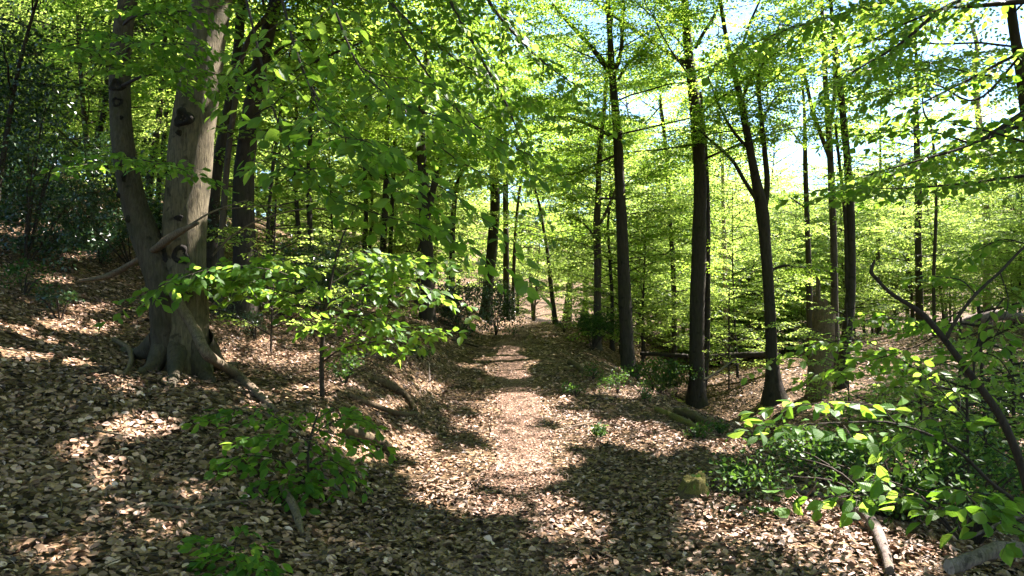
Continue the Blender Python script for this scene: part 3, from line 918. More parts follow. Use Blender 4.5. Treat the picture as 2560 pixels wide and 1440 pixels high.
A('beech_tree', 'second dark trunk between the knotted stems, closer to the main stem', [(396, 470, 12), (408, 370, 11), (416, 280, 10)], d=20, crown=(4, 9, 3), nb=9, height=12, ls=.11, low=2)
A('holly_tree', 'thin leaning holly stem at the far left edge', [(-10, 520, 14), (18, 330, 12), (40, 200, 10), (62, 110, 9), (84, 30, 7)], d=11, crown=(3.0, 6, 1.8), nb=9, height=7, leafmat='holly', ls=.075, low=3, flare=1.1)
A('beech_tree', 'thin dark trunk above the sapling crown left of path', [(752, 640, 12), (742, 520, 11), (736, 400, 10), (740, 300, 8)], d=21, crown=(4, 9, 3), nb=9, height=12, ls=.11, low=2)
A('beech_tree', 'thin stem rising beside the leaning trunk, crown in the leaves', [(668, 620, 10), (676, 480, 9), (690, 360, 8), (706, 240, 7)], d=18, crown=(4, 9, 2.6), nb=9, height=11, low=2)
A('beech_tree', 'dark trunk half hidden by hanging leaves left of centre', [(778, 640, 14), (772, 480, 13), (776, 320, 12), (786, 200, 10)], d=20, crown=(5, 10, 3.2), nb=10, height=13, ls=.11, low=1)

# -- unseen trees added around the frame so that their crowns shade the ground
outside = [
    (9.0, 8.0, 14, .20, 'tall beech outside the frame, right of the ravine'), (12.5, 13.5, 15, .22, 'beech outside the frame beyond the holly thicket'),
    (16.5, 19.5, 15, .2, 'beech outside the frame on the far right slope'), (6.5, 2.5, 13, .18, 'beech outside the frame right of the photographer'),
    (14.0, 6.5, 15, .2, 'second beech outside the frame across the ravine'), (10.5, -.5, 14, .2, 'beech outside the frame behind right'),
    (19.0, 13.0, 16, .2, 'tall beech outside the frame on the upper right slope'), (5.0, -4.0, 14, .2, 'beech outside the frame behind the photographer'),
    (-7.5, 3.0, 14, .2, 'beech outside the frame up the left bank'), (-4.0, -4.5, 14, .2, 'beech outside the frame behind left'), (-11.5, 9.5, 14, .2, 'beech outside the frame above the left slope'),
    (11.0, 4.0, 17, .22, 'third beech outside the frame across the ravine'), (14.5, 10.5, 18, .22, 'high-crowned beech outside the frame beside the holly thicket'), (17.5, 16.0, 18, .22, 'high-crowned beech outside the frame up the right slope'), (21.5, 20, 17, .22, 'outermost beech outside the frame on the right slope')]
for (x, y, h_, r_, lb) in outside:
    h_ = h_ + 7
    base = np.array([x, y, gh(x, y)])
    t = thing('beech_tree', base, lb, 'tree', GROUP_WOOD)
    zz = np.linspace(-.15, h_, 12)
    C = np.stack([x + .25 * np.sin(zz * .3 + x), y + .25 * np.sin(zz * .27 + y), base[2] + zz], 1)
    rr = np.maximum(.02, r_ * (1 - zz / h_ * .85)) * (1 + .4 * np.exp(-np.maximum(zz, 0) / .3))
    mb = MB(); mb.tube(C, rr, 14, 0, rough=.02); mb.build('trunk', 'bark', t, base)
    CANOPY.append((t, C, base))
    L = Leaves(); cb = MB(); cb.gap = True
    n_ = 30
    z0_ = max(6.5, 3.0 + .45 * (y + 5) - base[2])
    for i in range(n_):
        f = i / n_
        z = z0_ + (h_ - .4 - z0_) * f
        c = np.array([np.interp(z, zz, C[:, k]) for k in range(3)])
        az = i * 2.399 + rng.normal(0, .3)
        bough(L, cb, c, np.array([math.cos(az), math.sin(az), .15 + .5 * f]), 5.6 * (1.05 - .5 * f) * rng.uniform(.8, 1.2), .26, .02, rise=.08, every=.85, bare_twigs=False)
    arr = L.cat()
    put_leaves(cb, arr, T_MID, 1, shade_keep(arr[0], arr[1], arr[3]))
    cb.flush()
    cb.build('crown', ['bark', 'leaf'], t, base)


# unseen high leaf sprays added to shade the rest of the ground, by nearest tree
SHADE_FILL = {}
yy, xx = np.meshgrid(np.arange(2.2, 27, .42), np.arange(-20, 20, .42))
gp = np.stack([xx.ravel(), yy.ravel()], 1) + rng.uniform(-.2, .2, (xx.size, 2))
gp = gp[np.abs(gp[:, 0]) < .8 * gp[:, 1] + .5]
g3 = np.column_stack([gp, ground_h(gp[:, 0], gp[:, 1])])
for p in np.concatenate([g3, g3 + [.21, .21, 0]]):
    best = None
    for h_ in rng.permutation(np.arange(8.0, 21.0, 1.0)):
        q = p + SUNV * (h_ / SUNV[2])
        fx, fy, fz = pix(q)
        if fz > 0 and -120 < fx < W + 120 and fy > -120:
            continue
        for i, (t, C, b) in enumerate(CANOPY):
            if q[2] > C[:, 2].max() + 1.5 or q[2] < b[2] + 5:
                continue
            j = int(np.argmin(np.abs(C[:, 2] - q[2])))
            dd = np.hypot(*(C[j, :2] - q[:2]))
            if dd < 6.5 and (best is None or dd < best[0]):
                best = (dd, i, q, C[j, :3])
        if best:
            break
    if best:
        L = SHADE_FILL.setdefault(best[1], Leaves())
        dv = unit(best[2] - best[3] + rng.normal(0, .4, 3)); dv[2] *= .3
        spray(L, None, best[2] - unit(dv) * .45, dv, .95, .17, twr=0, nn=.25, gap=.5)
for i, L in SHADE_FILL.items():
    t, C, b = CANOPY[i]
    arr = L.cat(); fm = MB()
    put_leaves(fm, arr, T_MID, 0, shade_keep(arr[0], arr[1], arr[3]))
    fm.build('crown', 'leaf', t, b)  # second crown part holding only the added shade leaves
print('FILL', sum(len(L.cat()[0]) for L in SHADE_FILL.values()))

# ------------------------------------------------------------------ shared kinds for the wood behind
def stem_mesh(h_, r_, bend, sides=8):
    zz = np.linspace(-.3, h_, 9)
    a = rng.random() * 6
    C = np.stack([bend * np.sin(zz * .25 + a), bend * np.cos(zz * .21 + a), zz], 1); C -= C[0] * [1, 1, 0]
    mb = MB(); mb.tube(C, np.maximum(.015, r_ * (1 - .8 * np.maximum(zz, 0) / h_)) * (1 + .35 * np.exp(-np.maximum(zz, 0) / .3)), sides, 0, rough=.02)
    return mb, zz, C


def proto(h_, r_, z0, rad, nb, ls, barkm, leafm, bend=.25, layered=False):
    mb, zz, C = stem_mesh(h_, r_, bend)
    tr = mb.build('trunk', barkm)
    L = Leaves(); cb = MB()
    for i in range(nb):
        f = (i + rng.random() * .6) / nb
        z = z0 + (h_ * .98 - z0) * f
        c = np.array([np.interp(z, zz, C[:, k]) for k in range(3)])
        az = i * 2.399 + rng.normal(0, .35)
        prof = math.sin(math.pi * min(1, .18 + .8 * f)) ** .6 if not layered else (.55 + .5 * math.sin(math.pi * (.12 + .82 * f))) * rng.uniform(.6, 1.2)
        bough(L, cb, c, np.array([math.cos(az), math.sin(az), rng.uniform(.0, .45) if layered else rng.uniform(.1, .55)]), rad * prof * rng.uniform(.75, 1.15) + .2, ls, max(.01, r_ * .3), rise=.12 if layered else .05, every=max(.42, ls * 3.2))
    put_leaves(cb, L.cat(), T_MID, 1)
    cr = cb.build('crown', [barkm, leafm])
    for q in (tr, cr):
        COL.objects.unlink(q)
    return tr.data, cr.data


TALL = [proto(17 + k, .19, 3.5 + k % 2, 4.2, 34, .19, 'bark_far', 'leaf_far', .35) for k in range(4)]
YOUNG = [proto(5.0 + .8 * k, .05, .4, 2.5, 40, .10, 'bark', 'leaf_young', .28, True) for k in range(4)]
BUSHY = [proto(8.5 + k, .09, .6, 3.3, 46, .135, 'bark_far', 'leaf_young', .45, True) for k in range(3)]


SMALL = [proto(1.9 + .35 * k, .016, .25, .95, 15, .07, 'twig', 'leaf_young', .12, True) for k in range(3)]


def copy_thing(name, pr, x, y, s, rz, label, group, sz=1.0):
    t = thing(name, (x, y, gh(x, y)), label, 'tree', group)
    t.rotation_euler = (rng.normal(0, .03), rng.normal(0, .03), rz)
    t.scale = (s, s, s * sz)
    for nm, me in zip(('trunk', 'crown'), pr):
        o = bpy.data.objects.new(nm, me); COL.objects.link(o); o.parent = t
    return t


def clear_of_path(x, y, w):
    return abs(x - float(path_x(y))) > w or y > 47


placed = []


def scatter(n, y0, y1, pxr, sep, test=None):
    out = []
    tries = 0
    while len(out) < n and tries < n * 60:
        tries += 1
        y = math.sqrt(rng.random() * (y1 * y1 - y0 * y0) + y0 * y0)
        px = rng.uniform(*pxr)
        x = (px - 1280) / F * y
        if not clear_of_path(x, y, 2.2):
            continue
        if y < 36 and not shade_keep(np.array([[x, y, gh(x, y) + 1.8], [x, y, gh(x, y) + 3.2]]), None, 1.6, 1, 1).all():
            continue
        if test and not test(px, x, y):
            continue
        if any((x - a) ** 2 + (y - b) ** 2 < sep * sep for a, b in placed):
            continue
        placed.append((x, y)); out.append((x, y))
    return out


k = 0
# young beeches along the ravine and round the bend
for (x, y) in scatter(34, 21, 34, (1340, 2700), 1.3, lambda px, x, y: y > (24 if px > 1500 else 27)):
    copy_thing('young_beech', YOUNG[k % 4], x, y, rng.uniform(.6, 1.15), rng.random() * 6.28, 'young layered beech of the bright understory right of the path bend', 'young beeches right of the path'); k += 1
for (x, y) in scatter(26, 30, 48, (1300, 2700), 1.8):
    copy_thing('young_beech', BUSHY[k % 3], x, y, rng.uniform(.7, 1.1), rng.random() * 6.28, 'bushy young beech in the bright wood beyond the ravine', 'bushy beeches beyond the ravine'); k += 1
for (x, y) in scatter(22, 17, 34, (-150, 1230), 1.7, lambda px, x, y: x < -5.5 or y > 24):
    copy_thing('young_beech', (YOUNG + BUSHY)[k % 7], x, y, rng.uniform(.6, 1.05), rng.random() * 6.28, 'young beech in the shaded understory up the left slope', 'young beeches on the left slope'); k += 1
for (x, y) in scatter(14, 34, 52, (-150, 1330), 2.5):
    copy_thing('young_beech', BUSHY[k % 3], x, y, rng.uniform(.8, 1.3), rng.random() * 6.28, 'bushy beech deep in the wood behind the left slope', 'bushy beeches behind the left slope'); k += 1
# tall trees behind
for (x, y) in scatter(26, 30, 62, (-200, 1500), 3.0):
    copy_thing('forest_tree', TALL[k % 4], x, y, rng.uniform(.75, 1.15), rng.random() * 6.28, 'tall tree in the dense wood behind the left slope and path end', 'tall trees behind the left slope'); k += 1
for (x, y) in scatter(11, 38, 70, (1450, 1830), 3.2):
    copy_thing('forest_tree', TALL[k % 4], x, y, rng.uniform(.7, 1.05), rng.random() * 6.28, 'tall leafy tree behind the dark slope beeches right of the path', 'tall trees behind the slope beeches'); k += 1
for (x, y) in scatter(9, 40, 75, (2230, 2800), 3.4):
    copy_thing('forest_tree', TALL[k % 4], x, y, rng.uniform(.6, .95), rng.random() * 6.28, 'tall tree in the sunny wood at the far right', 'tall trees at the far right'); k += 1
for (x, y) in scatter(9, 45, 90, (1830, 2230), 4, None):
    copy_thing('forest_tree', BUSHY[k % 3], x, y, rng.uniform(.7, 1.0), rng.random() * 6.28, 'low bushy tree in the sunny gap under the sky window', 'bushy trees in the sunny gap'); k += 1
for (x, y) in [(-16, 16), (-20, 24), (-17, 4), (-12, -6), (0, -11), (9, -9), (20, 0), (25, 8), (26, 22), (24, 30)]:  # trees out of view, added to hold back the sky light
    copy_thing('forest_tree', TALL[k % 4], x, y, rng.uniform(.8, 1.0), rng.random() * 6.28, 'tall tree of the surrounding wood outside the picture', 'trees around outside the picture'); k += 1

for q, (px, py, d, sc, lb) in enumerate(((2300, 960, 9.5, 1.0, 'light young beech in front of the sunny far slope, right of the leaning trunk'), (2470, 960, 8.0, 1.1, 'light young beech beside the leaning bare branch'), (2380, 800, 12, 1.3, 'tall light sapling before the fallen sunlit trunk'), (2230, 900, 12.5, 1.0, 'thin leafy sapling right of the broken snag'),
                                             (2530, 700, 10, 1.4, 'bright sapling at the right edge above the bare branch'), (2120, 820, 18, 1.1, 'sapling behind the leaning dark trunk'), 
                                             (2420, 1050, 7.0, .8, 'small leafy sapling low in the ravine, right'), (1820, 820, 23, 1.4, 'pale layered sapling right of the twin-stemmed beech'), (680, 760, 11, .9, 'shaded sapling right of the knotted beech'), (900, 720, 14, 1.0, 'shaded sapling on the bank behind the flat-layered one'))):
    p = at(px, py, d)
    copy_thing('young_beech', SMALL[q % 3], p[0], p[1], sc, rng.random() * 6.28, lb, 'small beech saplings')
for (x, y) in scatter(9, 29, 46, (1880, 2620), 3.0, None):
    copy_thing('forest_tree', TALL[k % 4], x, y, rng.uniform(.55, .8), rng.random() * 6.28, 'leafy mid-height tree beyond the ravine behind the broken snag', 'leafy trees beyond the ravine'); k += 1
for (x, y) in scatter(7, 38, 62, (1830, 2250), 4, None):
    copy_thing('forest_tree', TALL[k % 4], x, y, rng.uniform(.6, .85), rng.random() * 6.28, 'slim tall tree against the sky behind the ravine', 'slim trees against the sky'); k += 1

# the wooded hill across the valley: far off, one mass
far = MB(); Lf = Leaves()
n_ = 620
fy = np.sqrt(rng.random(n_) * (420 ** 2 - 95 ** 2) + 95 ** 2); fx = ((rng.uniform(-250, 2850, n_)) - 1280) / F * fy
for x, y in zip(fx, fy):
    s_ = rng.uniform(3.6, 6.2); q = 64
    dv = unit(rng.normal(0, 1, (q, 3))); dv[:, 2] = np.abs(dv[:, 2]) * 1.1 - .25
    rr = s_ * (.75 + .3 * rng.random((q, 1)))
    P = np.array([x, y, gh(x, y) + s_ * 1.1]) + dv * rr
    Lf.add(P, unit(rng.normal(0, 1, (q, 3))), unit(dv + rng.normal(0, .4, (q, 3))), rng.uniform(.9, 1.9, q) * s_ / 4)
put_leaves(far, Lf.cat(), T_MID, 0)
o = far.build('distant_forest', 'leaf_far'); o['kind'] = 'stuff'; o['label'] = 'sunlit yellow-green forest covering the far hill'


# ------------------------------------------------------------------ leafy plants close by, each big leaf an object of its own
near_tmpl = []
for k_ in range(4):
    mb = MB()
    T = T_NEAR[0] * np.array([1, 1 + .12 * (k_ - 1.5), .7 + .5 * k_])
    if k_ == 3:
        T = T * np.array([1, 1, -.6])
    f3 = [f[:3] for f in T_NEAR[1] if f[2] == f[3]]; f4 = [f for f in T_NEAR[1] if f[2] != f[3]]
    mb.add(T, f3, 0, None, False); mb.f.append((np.array(f4), 0, False))
    ob = mb.build('leaf', 'leaf_near'); near_tmpl.append(ob.data); bpy.data.objects.remove(ob)
tmpl_by_mat = {'leaf_near': near_tmpl}


def leaf_objects(arr, parents, which, base, limit=300):
    """the leaves that show largest as objects, the rest returned"""
    P, D, N, S = arr
    px, py, z = pix(P)
    show = np.where((px > -40) & (px < W + 40) & (py > -40) & (py < H + 40) & (z > .3), S / np.maximum(z, .3), 0)
    order = np.argsort(-show)
    sel = order[:limit]
    sel = sel[show[sel] > 0]
    Dn = unit(D); Y = unit(np.cross(N, Dn)); Z = np.cross(Dn, Y)
    for i in sel:
        ob = bpy.data.objects.new('leaf', near_tmpl[int(rng.integers(0, 4))])
        mw = Matrix.Identity(4)
        for r_ in range(3):
            mw[r_][0] = Dn[i][r_] * S[i]; mw[r_][1] = Y[i][r_] * S[i]; mw[r_][2] = Z[i][r_] * S[i]; mw[r_][3] = P[i][r_] - base[r_]
        COL.objects.link(ob); ob.parent = parents[which[i]]; ob.matrix_local = mw
    rest = np.ones(len(P), bool); rest[sel] = False
    return rest


def leafy(name, label, base, stems, branches, ls, limit=300, mat='twig', leafmat='leaf_near', cat='sapling', extra=(), gap=.62, wide=.42, spl=.45, normal=None, bare=.15, droop=.2, parent=None, nn=.6, dz=.4):
    """stems: pixel rows with depth; branches: pixel rows (px, py, width_px, depth) each carrying flat side sprays"""
    t = parent or thing(name, base, label, cat)
    base = np.array(t.location)
    for st in stems:
        R = np.array([(*at(p[0], p[1], p[3]), p[2] * .5 * p[3] / F) for p in st]); C = curve(R, 5)
        mb = MB(); mb.tube(C[:, :3], np.maximum(C[:, 3], .002), 9, 0, rough=.03); mb.build('stem', mat, t, base)
    LL = []
    for br in branches:
        L = Leaves()
        R = np.array([(*at(p[0], p[1], p[3]), p[2] * .5 * p[3] / F) for p in br]); C = curve(R, 6)
        bm = MB(); bm.tube(C[:, :3], np.maximum(C[:, 3], .0015), 6, 0, rough=.03)
        seg = np.linalg.norm(np.diff(C[:, :3], axis=0), axis=1); cl = np.concatenate([[0], np.cumsum(seg)]); tot = cl[-1]
        s_ = bare * tot; sg = 1
        while s_ < tot:
            b = np.array([np.interp(s_, cl, C[:, c]) for c in range(3)])
            b2 = np.array([np.interp(min(s_ + .03, tot), cl, C[:, c]) for c in range(3)]); b1 = np.array([np.interp(max(s_ - .03, 0), cl, C[:, c]) for c in range(3)])
            tg = unit(b2 - b1)
            S = unit(np.cross([0, 0, 1.0], tg))
            a = rng.normal(.9, .15)
            dd = tg * math.cos(a) + sg * S * math.sin(a) + np.array([0, 0, rng.normal(0, .1)])
            ln = spl * tot * (1.1 - .75 * s_ / tot) * rng.uniform(.7, 1.2) + ls
            spray(L, bm, b, dd, ln, ls, normal, droop, twr=.0022, side_twigs=True, gap=gap, wide=wide, nn=nn, dz=dz)
            s_ += max(ls * 1.1, .055); sg = -sg
        spray(L, bm, C[-1, :3], unit(C[-1, :3] - C[-3, :3]), .2 * tot + ls, ls, normal, droop, twr=.002, side_twigs=True, gap=gap, nn=nn, dz=dz)
        LL.append((bm.build('branch', mat, t, base), L.cat()))
    which = np.concatenate([np.full(len(a[0]), i) for i, (b, a) in enumerate(LL)])
    arr = tuple(np.concatenate([a[c] for b, a in LL]) for c in range(4))
    if parent is not None:
        kp = shade_keep(arr[0], arr[1], arr[3], .8, .2)
        arr = tuple(a[kp] for a in arr); which = which[kp]
    rest = leaf_objects(arr, [b for b, a in LL], which, base, limit)
    for i, (b, a) in enumerate(LL):
        k = rest & (which == i)
        if k.any():
            fm = MB(); put_leaves(fm, arr, T_NEAR, 0, k)
            fo = fm.build('foliage', 'leaf_mid', b, base); fo['kind'] = 'stuff'
    return t


# the sapling in the middle left
sb = hit(806, 992); ds = float(sb[1])
print('DIST sapling', ds, 'big', d1)
k_ = ds
leafy('beech_sapling', 'beech sapling with dark stem and wide flat leaf layers left of the path', (sb[0], sb[1], gh(sb[0], sb[1])),
      [[(806, 1000, 13, k_), (804, 920, 12, k_), (808, 830, 10, k_), (816, 760, 9, k_), (830, 690, 7, k_), (850, 610, 5, k_ + .1), (890, 510, 3, k_ + .2)]],
      [[(818, 750, 4, k_), (700, 680, 3, k_ - .5), (540, 670, 2, k_ - 1.0), (400, 715, 1.5, k_ - 1.3)], [(816, 765, 4, k_), (690, 720, 3, k_ - .2), (560, 700, 2, k_ - .3), (450, 715, 1.5, k_ - .2)],
       [(816, 760, 5, k_), (900, 720, 4, k_ - .2), (990, 690, 3, k_ - .4), (1090, 730, 2, k_ - .5)],
       [(806, 905, 5, k_), (860, 870, 4, k_ - .2), (960, 850, 3, k_ - .3), (1060, 830, 2, k_ - .3)],
       [(804, 870, 4, k_), (770, 820, 3, k_ - .1), (720, 750, 2.5, k_ - .2), (650, 715, 2, k_ - .2)],
       [(826, 710, 3, k_), (900, 670, 3, k_ + .2), (1010, 650, 2, k_ + .3), (1120, 650, 2, k_ + .4)],
       [(832, 690, 3, k_), (760, 660, 2.5, k_ + .2), (690, 650, 2, k_ + .4)],
       [(812, 800, 3, k_), (870, 790, 2.5, k_ - .3), (930, 800, 2, k_ - .7)],
       [(845, 640, 3, k_), (900, 630, 2, k_ - .3), (980, 640, 2, k_ - .5)]], .12, 300, spl=.44, droop=.22, gap=.5, normal=(.12, -.5, .85), nn=.5)
# the dark seedling before it
sb = hit(770, 1225)
k_ = float(sb[1])
leafy('beech_seedling', 'bushy dark green beech seedling in front of the sapling, lower left', (sb[0], sb[1], gh(sb[0], sb[1])),
      [[(775, 1235, 7, k_), (770, 1150, 6, k_), (780, 1080, 5, k_), (800, 1020, 3, k_)]],
      [[(772, 1190, 3, k_), (700, 1150, 2.5, k_ - .15), (620, 1140, 2, k_ - .25), (560, 1160, 1.5, k_ - .3)], [(772, 1170, 3, k_), (820, 1150, 2.5, k_ - .15), (860, 1170, 2, k_ - .2)],
       [(775, 1110, 3, k_), (700, 1050, 2.5, k_ + .2), (620, 1020, 2, k_ + .4), (550, 1030, 1.5, k_ + .5)], [(780, 1090, 3, k_), (840, 1050, 2.5, k_ + .1), (890, 1050, 2, k_ + .1)],
       [(775, 1210, 3, k_), (750, 1210, 2.5, k_ - .3), (740, 1250, 2, k_ - .45)], [(790, 1050, 2.5, k_), (840, 1020, 2, k_ + .3), (880, 1030, 2, k_ + .4)], [(772, 1200, 2, k_), (690, 1200, 2, k_ - .35), (640, 1220, 1.5, k_ - .45)], [(778, 1100, 2.5, k_), (720, 1090, 2, k_ - .2), (650, 1090, 1.5, k_ - .3)], [(785, 1070, 2.5, k_), (850, 1090, 2, k_ - .1), (910, 1100, 1.5, k_ - .1)]], .1, 300, spl=.36, droop=.25, gap=.58)
sb = hit(585, 1415); k_ = float(sb[1])
leafy('beech_seedling', 'small bright green seedling at the bottom edge, lower left', (sb[0], sb[1], gh(sb[0], sb[1])),
      [[(590, 1430, 5, k_), (585, 1390, 4, k_), (590, 1350, 3, k_)]],
      [[(588, 1390, 2, k_), (560, 1365, 2, k_ - .05), (535, 1360, 1.5, k_ - .1)], [(588, 1380, 2, k_), (620, 1370, 2, k_ - .05), (645, 1385, 1.5, k_ - .1)], [(588, 1400, 2, k_), (600, 1410, 2, k_ - .15), (630, 1420, 1.5, k_ - .2)], [(588, 1370, 2, k_), (600, 1345, 1.5, k_ + .1)], [(586, 1400, 2, k_), (550, 1395, 2, k_ - .1)]], .085, 120, spl=.34, droop=.2)


def outside_trunk(label, x, y, h_, r_, name='beech_tree'):
    base = np.array([x, y, gh(x, y)])
    t = thing(name, base, label, 'tree', GROUP_WOOD)
    zz = np.linspace(-.15, h_, 10)
    C = np.stack([x + .15 * np.sin(zz * .5), y + .1 * np.sin(zz * .4), base[2] + zz], 1)
    mb = MB(); mb.tube(C, np.maximum(.015, r_ * (1 - .85 * np.maximum(zz, 0) / h_)) * (1 + .4 * np.exp(-np.maximum(zz, 0) / .25)), 12, 0, rough=.02); mb.build('trunk', 'bark', t, base)
    return t


def limb_from(t, p0, br, r0):
    """a bare limb from the trunk outside the frame to where the leafy branch begins"""
    e = at(br[0][0], br[0][1], br[0][3]); p0 = np.array(p0)
    mid = (p0 + e) / 2 + np.array([0, 0, .15 * np.linalg.norm(e - p0)])
    C = curve([[*p0, r0], [*mid, r0 * .7], [*e, br[0][2] * .5 * br[0][3] / F]], 6)
    mb = MB(); mb.tube(C[:, :3], C[:, 3], 7, 0, rough=.03); mb.build('limb', 'bark', t, np.array(t.location))


# big hanging leaves, upper middle left
t = outside_trunk('beech outside the frame whose big-leaved boughs hang into the upper middle', -3.2, .4, 8, .14)
br1 = [[(640, -260, 8, 3.9), (700, -20, 7, 3.7), (760, 180, 6, 3.5), (860, 330, 4, 3.3), (980, 400, 3, 3.2), (1090, 460, 2, 3.1)], [(560, -240, 8, 4.2), (640, 100, 6, 4.0), (700, 320, 5, 3.8), (780, 450, 4, 3.7), (900, 520, 3, 3.6), (1040, 560, 2, 3.5)],
       [(760, -240, 8, 3.9), (830, 0, 6, 3.7), (900, 170, 5, 3.5), (990, 250, 4, 3.3), (1090, 290, 3, 3.2)], [(760, 180, 3, 3.5), (800, 280, 3, 3.2), (850, 340, 2, 3.0), (930, 350, 2, 2.8)], [(860, 330, 3, 3.3), (880, 400, 3, 3.5), (960, 450, 2, 3.6), (1080, 520, 2, 3.7), (1160, 590, 1.5, 3.8)],
       [(700, 320, 3, 3.8), (680, 380, 3, 3.6), (720, 420, 2, 3.4), (800, 420, 2, 3.3)], [(900, 170, 3, 3.5), (960, 190, 3, 3.8), (1060, 210, 2, 4.0), (1150, 280, 2, 4.2)]]
for b_ in br1[:3]:
    limb_from(t, (-3.15, .45, gh(-3.2, .4) + 4.6), b_, .045)
leafy('', '', None, [], br1, .08, 300, parent=t, spl=.13, droop=.3, gap=.7, bare=.35)
# the drooping screen of leaves in the upper middle
t = outside_trunk('beech outside the frame overhead whose long drooping sprays hang beside the path', 4.6, 1.2, 9, .16)
br2 = [[(960, 200, 5, 5.4), (1040, 310, 4, 5.3), (1130, 390, 3, 5.2), (1220, 440, 2, 5.1)], [(1000, 80, 6, 5.8), (1080, 200, 5, 5.7), (1160, 290, 4, 5.6), (1250, 350, 3, 5.5), (1330, 390, 2, 5.4)], [(1040, -220, 12, 6.0), (1110, -30, 9, 6.0), (1200, 140, 7, 6.0), (1270, 270, 5, 6.0), (1320, 400, 2, 6.0)],
       [(1120, -200, 10, 6.4), (1220, 0, 8, 6.4), (1310, 110, 6, 6.4), (1390, 180, 4, 6.3), (1450, 220, 2, 6.3)], [(860, -180, 10, 6.2), (980, 10, 8, 6.2), (1090, 110, 6, 6.1), (1190, 180, 4, 6.1), (1290, 230, 2, 6.0)]]
for b_ in br2[2:]:
    limb_from(t, (4.6, 1.25, gh(4.6, 1.2) + 6.8), b_, .06)
leafy('', '', None, [], br2, .078, 300, parent=t, spl=.26, droop=.3, gap=.62, bare=.2)
# upper right boughs
t = outside_trunk('beech outside the frame whose bright leafy boughs fill the upper right corner', 6.6, 5.4, 9, .17)
br3 = [[(2700, 180, 22, 5.6), (2560, 280, 14, 5.6), (2430, 360, 9, 5.6), (2300, 400, 6, 5.6), (2160, 440, 3, 5.6)], [(2700, 430, 16, 5.2), (2560, 440, 9, 5.2), (2400, 460, 6, 5.2), (2260, 470, 4, 5.2), (2120, 470, 2, 5.2)],
       [(2700, -60, 20, 6.2), (2480, -20, 14, 6.2), (2360, 20, 11, 6.2), (2250, 110, 8, 6.2), (2130, 180, 4, 6.2)], [(2380, -60, 12, 6.6), (2260, -10, 9, 6.6), (2120, 30, 6, 6.6), (1980, 70, 4, 6.6), (1880, 110, 2, 6.6)],
       [(2700, 100, 14, 6.0), (2560, 130, 10, 6.0), (2420, 200, 7, 6.0), (2300, 260, 4, 6.0)], [(2700, 330, 14, 5.0), (2600, 360, 8, 5.0), (2480, 330, 5, 5.0), (2380, 310, 3, 5.0)], [(2560, 130, 8, 6.0), (2440, 250, 6, 6.2), (2330, 210, 4, 6.4), (2220, 240, 3, 6.5)], [(2430, 360, 6, 5.6), (2330, 330, 5, 5.9), (2230, 330, 3, 6.2), (2130, 340, 2, 6.4)], [(2360, 20, 7, 6.2), (2260, 60, 5, 6.6), (2160, 110, 4, 6.9), (2050, 150, 2, 7.1)]]
for b_ in br3:
    limb_from(t, (6.6, 5.45, gh(6.6, 5.4) + 4.6), b_, .07)
leafy('', '', None, [], br3, .085, 300, parent=t, spl=.31, droop=.2, gap=.62)
# sprays that cross the knotted beech, upper left: they grow from its own stems
br4 = [[(308, 150, 9, d1), (330, 110, 7, d1 - .9), (380, 110, 4, d1 - 1.7), (470, 110, 2, d1 - 2.2)], [(305, 215, 9, d1), (360, 190, 7, d1 - .8), (450, 180, 4, d1 - 1.6), (590, 190, 2, d1 - 2.2)], [(318, 430, 8, d1), (300, 410, 6, d1 - .6), (330, 395, 4, d1 - 1.3), (440, 420, 2, d1 - 2)],
       [(310, 60, 8, d1), (340, 40, 6, d1 - .8), (430, 30, 4, d1 - 1.5), (540, 20, 2, d1 - 2.0)], [(300, 180, 8, d1), (270, 160, 6, d1 - .7), (240, 130, 4, d1 - 1.4), (200, 120, 2, d1 - 2)], [(312, 420, 6, d1), (280, 420, 5, d1 - .4), (230, 410, 3, d1 - .7), (170, 420, 2, d1 - 1)]]
leafy('', '', None, [], br4, .085, 300, parent=BIG, spl=.2, droop=.15, gap=.8, bare=.35)
